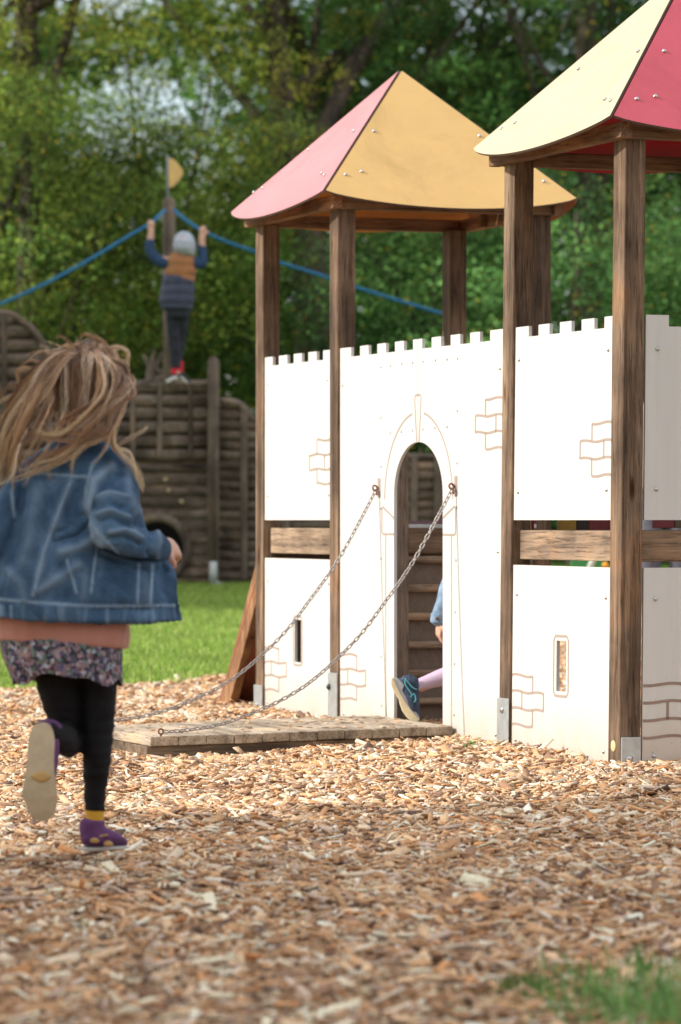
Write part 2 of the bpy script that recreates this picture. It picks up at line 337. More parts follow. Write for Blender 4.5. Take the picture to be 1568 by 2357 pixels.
def blades(name, X, Y, h, wd, seed, pal):
    g = np.random.default_rng(seed); n = len(X); yaw = g.uniform(0, 2 * np.pi, n); lean = g.normal(0, .45, n) * h; ld = g.uniform(0, 2 * np.pi, n)
    c = np.stack([X, Y, gz(X, Y)], 1); sd = np.stack([np.cos(yaw), np.sin(yaw), 0 * yaw], 1) * wd[:, None]
    mid = c + np.stack([.35 * lean * np.cos(ld), .35 * lean * np.sin(ld), h * .6], 1); tp = c + np.stack([lean * np.cos(ld), lean * np.sin(ld), h], 1)
    Vv = np.stack([c - sd, c + sd, mid + sd * .8, tp, mid - sd * .8], 1).reshape(-1, 3)
    pal = np.array(pal); col = pal[g.integers(0, len(pal), n)] * g.uniform(.7, 1.25, (n, 1))
    return npmesh(name, Vv, 5, np.repeat(col, 5, 0))
GRASSM = vcol('grass_blade', .55, .35, .3)
N = 230000; Y = rng.uniform(19, 30.5, N); X = rng.uniform(-4.8, 3.2, N); k = (Y > zb(X) + rng.normal(0, .05, N)) & (X > -.1 * Y - 1.7); X, Y = X[k], Y[k]
tag(link('grass', blades('grass', X, Y, rng.uniform(.02, .055, len(X)), rng.uniform(.002, .0045, len(X)), 5, [(.30, .48, .08), (.40, .58, .10), (.20, .38, .05), (.58, .64, .22), (.42, .56, .12), (.34, .44, .14)]), GRASSM), 'short bright green lawn grass beyond the wood chips', 'grass', kind='stuff')
# foreground tuft
cx = rng.normal(0, 1, (1500, 2)); X = .64 + cx[:, 0] * .17; Y = 7.1 + cx[:, 1] * .22 + (X - .5) * -.3; h = rng.uniform(.02, .075, 1500) * np.clip(1.25 - ((X - .6) / .3) ** 2, .4, 1.1)
tag(link('grass_tuft', blades('grass_tuft', X, Y, h, rng.uniform(.0012, .003, 1500), 6, [(.18, .40, .10), (.26, .50, .14), (.14, .32, .09), (.38, .54, .22)]), GRASSM), 'blurred green grass tuft growing in the wood chips nearest the camera', 'grass', kind='stuff')
X = .36 + rng.normal(0, .03, 160); Y = 7.3 + rng.normal(0, .03, 160)
tag(link('grass_tuft', blades('grass_tuft', X, Y, rng.uniform(.02, .06, 160), rng.uniform(.001, .002, 160), 8, [(.12, .24, .05)]), GRASSM), 'small sparse grass sprig left of the larger foreground tuft', 'grass', kind='stuff')
# little weed by the gate foot
wr = px(1078, 1722, 14.25); wroot = empty('weed_plant', (wr.x, wr.y, float(gz(wr.x, wr.y)) + .01), 'small green leafy weed sprouting from the chips at the foot of the white gate panel', 'weed')
mb = MB()
for i in range(16):
    a = random.uniform(0, 6.28); r0 = random.uniform(.005, .035); ln = random.uniform(.015, .03); zz = random.uniform(.004, .03); d = Vector((math.cos(a), math.sin(a), random.uniform(.1, .8))).normalized(); s = Vector((-d.y, d.x, 0)).normalized() * ln * .35; c = Vector((math.cos(a) * r0 * 1.3, math.sin(a) * r0, zz))
    mb.add([c, c + d * ln * .5 + s, c + d * ln, c + d * ln * .5 - s], [(0, 1, 2, 3)])
    mb.add([(0, 0, 0), (.0015, 0, 0), c], [(0, 1, 2)])
link('leaf', mb.mesh('leaf'), plain('weed_leaf', (.10, .22, .05), .5), wroot)

# ------------------------------------------------------------------ castle
castle = empty('play_castle', (XO, ZO, 0), 'wooden play castle with white crenellated panels, arched gate and pyramid roofs', 'play castle', math.atan2(-su, cu))
def part(name, me, mat, parent=castle, **k): return link(name, me, mat, parent, **k)
PX, PY = .101, .081
p1, p2, p3 = -3.837, -2.876, -.9988
S = .898
YEDGE = -.02
def post(lx, ly, z1, fn, z0=-.06):
    o = part('post', MB().box(lx - PX, lx, ly, ly + PY, z0, z1, fn=fn).mesh('post'), POSTW); bevel(o, .005, 2); return o
for lx in (p1, p2):
    for ly in (0, S): post(lx, ly, 2.165, same)
ps = {}
for lx in (p3, 0.0):
    for ly in (0, S): ps[(lx, ly)] = post(lx, ly, 2.2, tilt)
# metal shoes
def shoe(lx, fn, ztop, parent=None, bolts=()):
    mb = MB(); mb.box(lx - PX - .006, lx + .001, -.006, -.0005, -.05, ztop, fn=fn)
    o = part('post_shoe', mb.mesh('post_shoe'), ZINC); bevel(o, .0015, 1); return o
boltme = {}
def domemesh(r, h, nm):
    V = [(0, 0, h)]; Fc = []; seg = 12
    for j, (rr, zz) in enumerate([(.45, .9), (.8, .6), (1, .15), (1, 0)]):
        for k in range(seg): V.append((r * rr * math.cos(2 * math.pi * k / seg), r * rr * math.sin(2 * math.pi * k / seg), h * zz))
    for k in range(seg): Fc.append((0, 1 + k, 1 + (k + 1) % seg))
    for j in range(3):
        for k in range(seg): a = 1 + j * seg + k; b = 1 + j * seg + (k + 1) % seg; Fc.append((a, a + seg, b + seg, b))
    return pymesh(nm, V, Fc)
def bolt(parent, loc, nrm, r=.0075, h=.006, mat=None, name='bolt'):
    key = (r, h, (mat or STEEL).name)
    if key not in boltme:
        boltme[key] = domemesh(r, h, 'bolt'); boltme[key].materials.append(mat or STEEL); boltme[key].shade_smooth()
    o = bpy.data.objects.new(name, boltme[key]); C.objects.link(o); o.parent = parent; o.location = loc
    o.rotation_euler = Vector(nrm).to_track_quat('Z', 'Y').to_euler(); return o
s1 = shoe(p1, same, .115); bolt(s1, (p1 - .05, -.006, .03), (0, -1, 0), .009, .006)
s2 = shoe(p2, same, .205); bolt(s2, (p2 - .085, -.006, .145), (0, -1, 0), .014, .014, plain('dark_bolt', (.03, .03, .035), .4))
s3 = shoe(p3, tilt, .18); bolt(s3, (p3 - .055, -.015, .135), (0, -1, 0), .013, .006); bolt(s3, (p3 - .055, -.016, .0), (0, -1, 0), .011, .006)
mb = MB(); mb.box(.0005, .006, .004, PY - .001, -.05, .088, fn=tilt); s4 = part('post_shoe', mb.mesh('post_shoe'), ZINC); bevel(s4, .002, 1); bolt(s4, (.006, .026, .012), (1, 0, 0), .013, .008)
# round plug in the corner post
bolt(ps[(0.0, 0)], (-.052, -.0095, .055), (0, -1, 0), .021, .003, plain('yellow_plug', (.62, .5, .27), .6), 'plug')

# plates: 2D outline in (x,z), extruded in y
def plate(outer, inner, y0, y1, fn=same, plane='xz', off=0):
    loops = [[Vector((p[0], p[1], 0)) for p in outer]] + ([[Vector((p[0], p[1], 0)) for p in inner]] if inner else [])
    tris = tessellate_polygon(loops); pts = list(outer) + (list(inner) if inner else []); n = len(pts)
    def mk(p, d): return (p[0], d, p[1]) if plane == 'xz' else (d, p[0], p[1])
    V = [fn(mk(p, y0)) for p in pts] + [fn(mk(p, y1)) for p in pts]; Fc = [tuple(t) for t in tris] + [tuple(i + n for i in t[::-1]) for t in tris]
    st = 0
    for lp in loops:
        m_ = len(lp)
        for i in range(m_): a, b = st + i, st + (i + 1) % m_; Fc.append((a, b, b + n, a + n))
        st += m_
    me = pymesh('plate', V, Fc); bm = bmesh.new(); bm.from_mesh(me); bmesh.ops.recalc_face_normals(bm, faces=bm.faces); bm.to_mesh(me); bm.free(); return me
ZT, ZN = 1.572, 1.532
def merlon_top(xs, start_high=True):
    """xs ascending edge positions; returns list of (x,z) from left to right"""
    out = []; hi = start_high
    for i in range(len(xs) - 1):
        z = ZT if hi else ZN; out += [(xs[i], z), (xs[i + 1], z)]; hi = not hi
    return out
Y0, Y1 = .010, .023
def wavy(x0, x1, z, amp=.0035, ph=0, n=10, per=.2):
    return [(x0 + (x1 - x0) * i / n, z + amp * math.sin(2 * math.pi * ((x0 + (x1 - x0) * i / n) / per) + ph)) for i in range(n + 1)]
def ribbon(lines, wd, y, fn=same, plane='xz', th=.0012, sgn=-1):
    mb = MB()
    for ln in lines:
        n_ = len(ln); L_ = []
        for i in range(n_):
            a = Vector(ln[max(i - 1, 0)]); b = Vector(ln[min(i + 1, n_ - 1)]); d = (b - a).normalized(); nr = Vector((-d.y, d.x)) * wd / 2; p = Vector(ln[i]); L_.append((p + nr, p - nr))
        V = []
        for (p, q) in L_:
            for pt in (p, q):
                for dd in (y, y + sgn * th): V.append(fn((pt.x, dd, pt.y)) if plane == 'xz' else fn((dd, pt.x, pt.y)))
        Fc = []
        for i in range(n_ - 1):
            a = i * 4
            for e in ((1, 3, 7, 5), (0, 4, 6, 2), (0, 1, 5, 4), (2, 6, 7, 3)): Fc.append(tuple(a + j for j in e))
        Fc += [(0, 2, 3, 1), tuple((n_ - 1) * 4 + j for j in (0, 1, 3, 2))]
        mb.add(V, Fc)
    me = mb.mesh('ribbon'); bm = bmesh.new(); bm.from_mesh(me); bmesh.ops.recalc_face_normals(bm, faces=bm.faces); bm.to_mesh(me); bm.free(); return me
def bricks(parent, xa, xb, xc, zs, fn=same, y=Y0, side=1):
    """side 1: bricks open to the right edge xc ; -1: open to left edge xc. xa outermost, xb inner step, xm between"""
    xm = xb + (xb - xa); GW = .0098
    e = xc
    hz = [wavy(min(xb, e), max(xb, e), zs[0]), wavy(min(xa, e), max(xa, e), zs[1]), wavy(min(xa, e), max(xa, e), zs[2]), wavy(min(xb, e), max(xb, e), zs[3])]
    z_ = [zs[0], zs[1], zs[2], zs[3]]
    vt = [[(xb, z_[1]), (xb, z_[0])], [(xa, z_[2]), (xa, z_[1])], [(xb, z_[3]), (xb, z_[2])]]
    if (xm < xc) == (xb < xc): vt.append([(xm, z_[2]), (xm, z_[1])])
    me = ribbon(hz + vt, GW, y, fn); return link('brick_outline', me, GROOVE, parent)
def pbolts(parent, pts, fn=same, r=.0065, h=.005, w0=0):
    for x, y in pts:
        lx = fx(x, w0); z = fz(y, lx)
        if fn is tilt: lx = fx(x - TILT * (z - H) * .9378 * 620, w0)
        v = fn((lx, Y0, z)); bolt(parent, v, (0, -1, 0), r, h)
BR = plain('brass_dark_bolt', (.30, .29, .27), .35, .9)
# upper left panel
ml = [-3.836, -3.733, -3.648, -3.54, -3.454, -3.353, -3.267, -3.163, -3.081, p2 - PX - .002]
up = part('wall_panel', plate([(-3.836, H)] + merlon_top(ml) + [(p2 - PX - .002, H)], None, Y0, Y1), WHITE)
pbolts(up, [(612.5, 885), (749, 874), (612, 1142), (752, 1140)])
bricks(up, fx(707.6), fx(724.9), p2 - PX - .004, [fz(v, -3.1) for v in (1012.7, 1046, 1080, 1113)])
sl_in = [(fx(673.2), fz(1524.5, fx(680))), (fx(688.5), fz(1524.5, fx(680))), (fx(688.5), fz(1426.5, fx(680))), (fx(673.2), fz(1426.5, fx(680)))]
lp = part('wall_panel', plate([(-3.836, -.03), (p2 - PX - .002, -.03), (p2 - PX - .002, .682), (-3.836, .682)], sl_in, Y0, Y1), WHITE)
def slit_outline(parent, x0, x1, z0, z1, fn=same):
    rr = .015; pts = [(x0 + rr, z0), (x1 - rr, z0), (x1, z0 + rr), (x1, z1 - rr), (x1 - rr, z1), (x0 + rr, z1), (x0, z1 - rr), (x0, z0 + rr), (x0 + rr, z0)]
    link('window_outline', ribbon([pts], .0098, Y0, fn), GROOVE, parent)
slit_outline(lp, fx(670.3), fx(691), fz(1531, fx(680)), fz(1419, fx(680)))
pbolts(lp, [(612.5, 1337), (612.5, 1616), (752, 1637), (752, 1344)])
bricks(lp, fx(654.7), fx(637.3), -3.834, [fz(v, -3.65) for v in (1492, 1525.5, 1557, 1590)])
# gate halves
GC = -1.978; AW = .266; ZS, ZA = .955, 1.162
gm = [p2 + .003, -2.745, -2.634] ; pitch = (2.634 - 1.227) / 7
xs = [p2 + .003, -2.742]
k = -2.634
while k < -1.15:
    xs += [k, k + .098]; k += pitch
xs = [v for v in xs if v < -1.13]
tops = merlon_top(xs + [p3 - PX - .002] if len(xs) % 2 else xs + [p3 - PX - .002])
tl = [p for p in tops if p[0] < GC - .004]; tr = [p for p in tops if p[0] > GC + .004]
zl = tl[-1][1]
def arc(sgn, n=16): return [(GC + sgn * AW * math.cos(math.pi / 2 * i / n), ZS + (ZA - ZS) * math.sin(math.pi / 2 * i / n)) for i in range(n + 1)]
gl = [(p2 + .003, -.03)] + tl + [(GC - .0019, zl), (GC - .0019, ZA)] + arc(-1)[::-1][1:] + [(GC - AW, -.03)]
gr = [(GC + AW, -.03)] + arc(1)[:-1] + [(GC + .0019, ZA), (GC + .0019, tr[0][1])] + tr + [(p3 - PX - .002, -.03)]
glp = part('gate_panel', plate(gl, None, Y0, Y1), WHITE); grp = part('gate_panel', plate(gr, None, Y0, Y1), WHITE)
big = [(785, 887), (786, 1265), (787, 1644)]
pbolts(glp, big); pbolts(grp, [(1146, 848), (1141, 1270), (1136, 1692)], r=.0075)
sm = [(872, 845), (872, 961), (872, 1074), (872, 1170), (872, 1286), (872.5, 1512), (873, 1624), (893.5, 842), (920, 838), (945, 835), (893.4, 996.4), (919, 993.6), (944.7, 991)]
for x, y in sm: lx = fx(x); bolt(glp, (lx, Y0, fz(y, lx)), (0, -1, 0), .0062, .002, BR)
sm = [(1048, 825), (1047.5, 946), (1047, 1066), (1046, 1167), (1044.5, 1290), (1042.6, 1409), (1041, 1528), (1040, 1646), (969, 832), (997, 829), (1024, 827), (968.5, 988), (995.8, 985), (1024, 983)]
for x, y in sm: lx = fx(x); bolt(grp, (lx, Y0, fz(y, lx)), (0, -1, 0), .0062, .002, BR)
bricks(glp, fx(836.7), fx(816), p2 + .004, [fz(v, -2.7) for v in (1508, 1542, 1577, 1610)])
bricks(grp, fx(1089), fx(1112.5), p3 - PX - .004, [fz(v, -1.2) for v in (917, 955.5, 994, 1031.6)])
for sgn, pn in ((-1, glp), (1, grp)):
    oa = AW + .105; zo = ZA + .118
    arcp = [(GC + sgn * oa * math.cos(a), ZS - .03 + (zo - ZS + .03) * math.sin(a)) for a in np.linspace(.02, math.pi / 2 - .17, 18)]
    key = [(GC + sgn * .014, ZA + .002), (GC + sgn * .035, ZA + .175), (GC + sgn * .026, ZA + .187), (GC + sgn * .002, ZA + .187)]
    zc = fz(1192, GC)
    cap_ = [(GC + sgn * (AW + .002), zc), (GC + sgn * (AW + .125), zc + .045), (GC + sgn * (AW + .135), zc + .038), (GC + sgn * (AW + .135), zc - .058), (GC + sgn * (AW + .125), zc - .066), (GC + sgn * (AW + .002), zc - .066)]
    pil = [(GC + sgn * (oa - .012), zc - .07), (GC + sgn * (oa - .014), -.02)]
    link('arch_outline', ribbon([arcp, key, cap_, pil], .0085, Y0), GROOVE, pn)
# hook plates, eye bolts
zh = fz(1122, -1.584)
HX = (-2.413, -1.575)
for hx_, pn in zip(HX, (glp, grp)):
    link('hook_slot', MB().box(hx_ - .013, hx_ + .016, Y0 - .0022, Y0 - .0003, zh - .035, zh + .045).mesh('slot'), GROOVE, pn)
def ring(c, r, rr, nrm, n=18, sg=8):
    q = Vector(nrm).to_track_quat('Z', 'Y'); c = Vector(c); V = []; Fc = []
    for i in range(n):
        a = 2 * math.pi * i / n
        for k in range(sg): b_ = 2 * math.pi * k / sg; V.append(c + q @ Vector(((r + rr * math.cos(b_)) * math.cos(a), (r + rr * math.cos(b_)) * math.sin(a), rr * math.sin(b_))))
    for i in range(n):
        for k in range(sg): a = i * sg + k; b_ = i * sg + (k + 1) % sg; c_ = ((i + 1) % n) * sg; Fc.append((a, c_ + k, c_ + (k + 1) % sg, b_))
    return V, Fc
for hx_ in HX:
    mb = MB(); mb.add(*ring((hx_, Y0 - .018, zh + .004), .011, .004, (1, .2, .3))); mb.add(*tube([(hx_, Y0 - .01, zh + .004, .004), (hx_, Y0 + .004, zh + .004, .004)], 8, 1)); mb.add(*ring((hx_ + .004, Y0 - .012, zh - .014), .010, .0035, (.4, 1, 0)))
    part('eye_bolt', mb.mesh('eye_bolt'), RUST, smooth=True)
# chains
CP = [(1040, 1124), (1006, 1190), (960, 1275), (925, 1330), (885, 1385), (830, 1458), (770, 1520), (705, 1575), (640, 1614), (570, 1645), (500, 1668), (430, 1680), (376, 1684)]
cpts = [(0, ly_at(-1.584, x), 0) for x, y in CP]; cpts = [(0, ly_at(-1.584, x), fz(y, -1.584, ly_at(-1.584, x))) for x, y in CP]
def link_mesh(lo, wi, wr_):
    V = []; Fc = []; path = []; r = wi / 2 - wr_; s = lo / 2 - wi / 2
    for i in range(9): a = -math.pi / 2 + math.pi * i / 8; path.append((s + r * math.cos(a), r * math.sin(a)))
    for i in range(9): a = math.pi / 2 + math.pi * i / 8; path.append((-s + r * math.cos(a), r * math.sin(a)))
    n_ = len(path)
    for i in range(n_):
        a = Vector(path[i - 1]); b_ = Vector(path[(i + 1) % n_]); d = (b_ - a).normalized(); nr = Vector((-d.y, d.x))
        for k in range(6): t_ = 2 * math.pi * k / 6; o = nr * wr_ * math.cos(t_); V.append((path[i][0] + o.x, path[i][1] + o.y, wr_ * math.sin(t_)))
    for i in range(n_):
        for k in range(6): a = i * 6 + k; b_ = i * 6 + (k + 1) % 6; c_ = ((i + 1) % n_) * 6; Fc.append((a, b_, c_ + (k + 1) % 6, c_ + k))
    return V, Fc
LV, LF = link_mesh(.029, .018, .0028)
cur = catmull(cpts, 12); seglen = np.r_[0, np.cumsum(np.linalg.norm(np.diff(cur, axis=0), axis=1))]
nl = int(seglen[-1] / .0205)
for ci, hx_ in enumerate(HX):
    mb = MB()
    for i in range(nl):
        s_ = (i + .5) * seglen[-1] / nl; p = Vector([np.interp(s_, seglen, cur[:, j]) for j in range(3)]); q_ = Vector([np.interp(s_ + .004, seglen, cur[:, j]) for j in range(3)])
        d = (q_ - p).normalized(); side = Vector((1, 0, 0)); up_ = d.cross(side)
        a_ = (math.pi / 4 if i % 2 else -math.pi / 4) + .25 * math.sin(i * .31 + ci) + .15; yv = side * math.cos(a_) + up_ * math.sin(a_); zv = d.cross(yv)
        p = p + Vector((hx_, 0, 0)); mb.add([p + d * v[0] + yv * v[1] + zv * v[2] for v in LV], LF)
    part('chain', mb.mesh('chain'), CHAINM, smooth=True, label=('chain on the far side of the drawbridge' if ci == 0 else 'chain on the near side of the drawbridge'))
# right tower facade panels (tilted)
mr_ = [-.994, -.871, -.778, -.677, -.581, -.477, -.386, -.274, -.186, -PX - .002]
ur = part('wall_panel', plate([(-.996, H)] + merlon_top(mr_) + [(-PX - .002, H)], None, Y0, Y1, tilt), WHITE)
pbolts(ur, [(1190, 828), (1395, 805), (1188, 1133), (1391, 1128)], tilt, .0078, .006)
bricks(ur, fx(1328.2), fx(1355.2), -PX - .004, [fz(v, -.25) for v in (974, 1014.7, 1054.6, 1094.4)], tilt)
def fxt(x, z): return fx(x - TILT * (z - H) * .9378 * 640)
za, zb_ = fz(1593, -.5), fz(1475.8, -.5)
sl_in = [(fxt(1275.5, .4), za), (fxt(1298, .4), za), (fxt(1298, .4), zb_), (fxt(1275.5, .4), zb_)]
lr = part('wall_panel', plate([(-.996, -.03), (-PX - .002, -.03), (-PX - .002, .682), (-.996, .682)], sl_in, Y0, Y1, tilt), WHITE)
slit_outline(lr, fxt(1269.5, .4), fxt(1303, .4), fz(1603.5, -.5), fz(1465, -.5), tilt)
pbolts(lr, [(1185, 1368), (1389.4, 1376), (1182, 1702.5), (1384, 1730)], tilt, .0078, .006)
bricks(lr, fxt(1245.7, .25), fxt(1220.7, .25), -.994, [fz(v, -.85) for v in (1556, 1593.5, 1633, 1671)], tilt)
# right tower side panels (face the camera)
XA, XB = -.014, -.001
yl0, yl1 = PY + .006, S - .004
def ys(n0, n1, st=True):
    out = []; hi = st; y = yl0; seq = [.088] + [.083, .1] * 8
    for i, d in enumerate(seq):
        if y >= yl1 - 1e-6: break
        y2 = min(y + d, yl1); z = ZT if hi else ZN; out += [(y, z), (y2, z)]; y = y2; hi = not hi
    return out
us = part('wall_panel', plate([(yl0, H)] + ys(0, 0) + [(yl1, H)], None, XA, XB, tilt, 'yz'), WHITE, label='shaded grey white panel on the side of the near tower')
ls = part('wall_panel', plate([(yl0, -.03), (yl1, -.03), (yl1, .682), (yl0, .682)], None, XA, XB, tilt, 'yz'), WHITE)
for pn, zs in ((us, (1.452, .958)), (ls, (.572, .02))):
    for yy in (yl0 + .045, yl1 - .045):
        for z in zs: v = tilt((XB, yy, z)); bolt(pn, v, (1, 0, 0), .0085, .007)
zz = [fz(v, 0) for v in (1577, 1617, 1658, 1698)]
hl = [wavy(yl0 + .002, yl1 - .002, z, .004, 1.2, 40, .19) for z in zz]
vl = [[(yl0 + .097, zz[2]), (yl0 + .097, zz[1])], [(yl0 + .29, zz[2]), (yl0 + .29, zz[1])], [(yl0 + .2, zz[1]), (yl0 + .2, zz[0])], [(yl0 + .2, zz[3]), (yl0 + .2, zz[2])], [(yl0 + .5, zz[2]), (yl0 + .5, zz[1])], [(yl0 + .6, zz[3]), (yl0 + .6, zz[2])]]
vl = vl[:2] + vl[4:5]
link('brick_outline', ribbon(hl + vl, .0105, XB, tilt, 'yz', .0012, 1), plain('groove_brown', (.30, .21, .17), .6), ls)
# deck beams and decks
def beam(x0, x1, y0, y1, z0, z1, mat, fn=same, name='deck_beam', bv=.004, parent=castle, **k):
    o = link(name, MB().box(x0, x1, y0, y1, z0, z1, fn=fn).mesh(name), mat, parent, **k); bevel(o, bv, 2); return o
beam(p1 + .0015, p2 - PX - .0015, .036, .076, .703, .815, BEAMX)
beam(p3 + .0015, -PX - .0015, .036, .076, .703, .812, BEAMX, tilt)
beam(-.055, -.015, PY + .0015, S - .0015, .703, .812, BEAMY, tilt)
beam(p1 + .0015, p2 - PX - .0015, S + .002, S + .042, .703, .812, BEAMX); beam(p3 + .0015, -PX - .0015, S + .002, S + .042, .703, .812, BEAMX, tilt)
beam(p2 - .06, p2 - .02, PY + .0015, S - .0015, .703, .812, BEAMY); beam(p1 - .06, p1 - .02, PY + .0015, S - .0015, .703, .812, BEAMY); beam(p3 - .06, p3 - .02, PY + .0015, S - .0015, .703, .812, BEAMY, tilt)
for x0, x1, fn in ((p1 + .002, p2 - PX - .002, same), (p3 + .002, -PX - .002, tilt)):
    mb = MB(); y = .078
    while y < S - .09: mb.box(x0, x1, y, y + .083, .79, .8125, fn=fn); y += .0865
    bevel(part('deck', mb.mesh('deck'), BEAMX), .002, 1)
# coloured boards behind the near tower
yy = .1
for i, (wd, cl, nm) in enumerate([(.012, (.7, .02, .04), 'red'), (.0, None, ''), ]):
    pass
def board(name, y0, y1, z0, z1, x0, x1, col, lab=None):
    o = part(name, MB().box(x0, x1, y0, y1, z0, z1).mesh(name), plain('paint_%d_%d_%d' % tuple(int(c * 99) for c in col), col, .5, 0, .2, 20)); bevel(o, .002, 1)
    if lab: o['label'] = lab
    return o
# back wall of the near tower: vertical coloured slats standing on the deck
lxb = p3 - .02
def yb(x): return ly_at(lxb, x)
for a, b_, col, nm in ((1227.5, 1230.5, (.62, .02, .03), 'red slat'), (1287, 1327, (.45, .27, .04), 'yellow slat'), (1329, 1354, (.05, .035, .03), 'dark slat'), (1356, 1406, (.25, .04, .045), 'dark red slat')):
    o = board('slat', yb(a), yb(b_), .79, 1.28, lxb - .02, lxb, col, nm)
board('slat', ly_at(-.9, 1506), ly_at(-.9, 1552), .82, 1.2, -.92, -.9, (.25, .04, .045), 'dark red slat'); board('slat', ly_at(-.9, 1554), ly_at(-.9, 1585), .82, 1.2, -.92, -.9, (.16, .10, .05), 'brown slat')
# ladder seen through the gate: plane lx = p2
lxl = p2 + .0
y0l, y1l = ly_at(lxl, 902), ly_at(lxl, 933)
lad = [part('ladder_stile', MB().box(lxl + .002, lxl + .042, y0l - .004, y1l, -.03, 1.25).mesh('stile'), wood('stile_wood', (.36, .27, .21), (.27, .195, .145), (.14, .10, .075), 'z', knots=False))]
bevel(lad[0], .004)
y3 = S - .02
o = part('ladder_stile', MB().box(lxl + .002, lxl + .042, y3 - .055, y3, -.03, 1.25).mesh('stile'), MATS['stile_wood']); bevel(o, .004)
RUNG = wood('rung_wood', (.62, .45, .32), (.50, .36, .25), (.28, .19, .13), 'y', knots=False)
for i in range(6):
    z = fz(1288 + 65.2 * i, lxl, .45)
    part('rung', pymesh('rung', *tube([(lxl + .02, y1l - .002, z, .017), (lxl + .02, y3 - .054, z, .017)], 14, 1)), RUNG, smooth=True)
part('ladder_back_board', MB().box(lxl - .016, lxl - .002, y1l - .06, S - .004, -.03, .70).mesh('bb'), plain('dark_board', (.21, .15, .11), .7, 0, .2, 60))
o = beam(lxl - .0, lxl + .035, y1l + .001, S - .004, .707, .814, BEAMY, name='threshold_beam')
o = part('threshold_strip', MB().box(lxl - .03, lxl + .036, y1l + .001, S - .004, .8155, .832).mesh('ts'), ZINC); bevel(o, .002, 1)
o = part('threshold_strip', MB().box(lxl - .06, lxl - .031, y1l + .001, S - .004, .8155, .846).mesh('ts2'), plain('plum_board', (.22, .10, .11), .5))
# red board line above left beam
part('deck_edge_board', MB().box(p1 + .01, p2 - .12, .45, .47, .813, .845).mesh('deb'), MATS['plum_board'])
part('back_board', MB().box(p1 - .03, p1 - .012, PY + .002, S - .002, -.03, .70).mesh('back_board'), MATS['dark_board'])
# climbing ramp on the far side
def stringer(ly0, ly1, name='ramp_beam', wd=.1, x0=-4.74, x1=-3.945, z1=.80, mat=RAMPW, dx=0):
    o = part(name, MB().add([(x0 + dx, ly0, -.05), (x0 + wd + dx, ly0, -.05), (x1 + wd * .15 + dx, ly0, z1), (x1 - wd * .85 + dx, ly0, z1), (x0 + dx, ly1, -.05), (x0 + wd + dx, ly1, -.05), (x1 + wd * .15 + dx, ly1, z1), (x1 - wd * .85 + dx, ly1, z1)], [(0, 1, 2, 3), (7, 6, 5, 4), (0, 4, 5, 1), (1, 5, 6, 2), (2, 6, 7, 3), (3, 7, 4, 0)]).mesh(name), mat); bevel(o, .004, 2); return o
stringer(.086, .128, wd=.145); rb = stringer(.45, .49, wd=.34); stringer(S - .04, S, wd=.145)
stringer(.083, S + .003, 'ramp_board', .014, mat=plain('red_brown_board', (.42, .15, .09), .5), dx=-.0155)
bp = link('bracket', MB().box(-5.60 + 1.03, -5.5 + 1.03, .440, .4495, -.02, .10).mesh('br'), plain('bracket_plate', (.42, .31, .2), .5, .3), rb); bolt(bp, (-4.52, .440, .06), (0, -1, 0), .015, .014, MATS['dark_bolt'])
# drawbridge
BX0, BX1 = HX[0] - .035, fx(1045)
BL = -ly_at(BX1, 345)
def brz(y): return .050 - .020 * (-y / BL)
def brf(v): return (v[0], v[1], v[2] + brz(v[1]))
mb = MB(); y = -.004; rr = random.Random(3); nP = 11
for i in range(nP):
    d = (BL - .004) / nP; dz = rr.uniform(-.0015, .0015); j = rr.uniform(-.004, .004)
    mb.box(BX0 + rr.uniform(-.004, .004), BX1 + j * .5, y - d + .0022, y, -.036 + dz, dz, fn=brf); y -= d
br = part('drawbridge', mb.mesh('drawbridge'), DECKW); bevel(br, .0035, 2)
deckchips(br)
for xa in (BX0 + .01, BX1 - .052):
    bevel(link('bridge_beam', MB().box(xa, xa + .042, -BL - .01, -.006, -.085, -.0375, fn=brf).mesh('bb'), SIDEW, br), .003)
bevel(link('bridge_beam', MB().box(BX0 + .052, BX1 - .053, -BL + .0, -BL + .04, -.085, -.0375, fn=brf).mesh('bb'), SIDEW, br), .003)
for hx_ in HX:
    e_ = cur[-1]; mb = MB().add(*ring((hx_, e_[1] - .012, e_[2] + .001), .010, .0035, (1, .15, .2))); mb.add(*tube([(hx_, e_[1] - .012, e_[2] - .008, .004), (hx_, e_[1] - .012, brz(e_[1]) - .005, .004)], 8, 1))
    link('eye_bolt', mb.mesh('eb'), RUST, br, smooth=True)
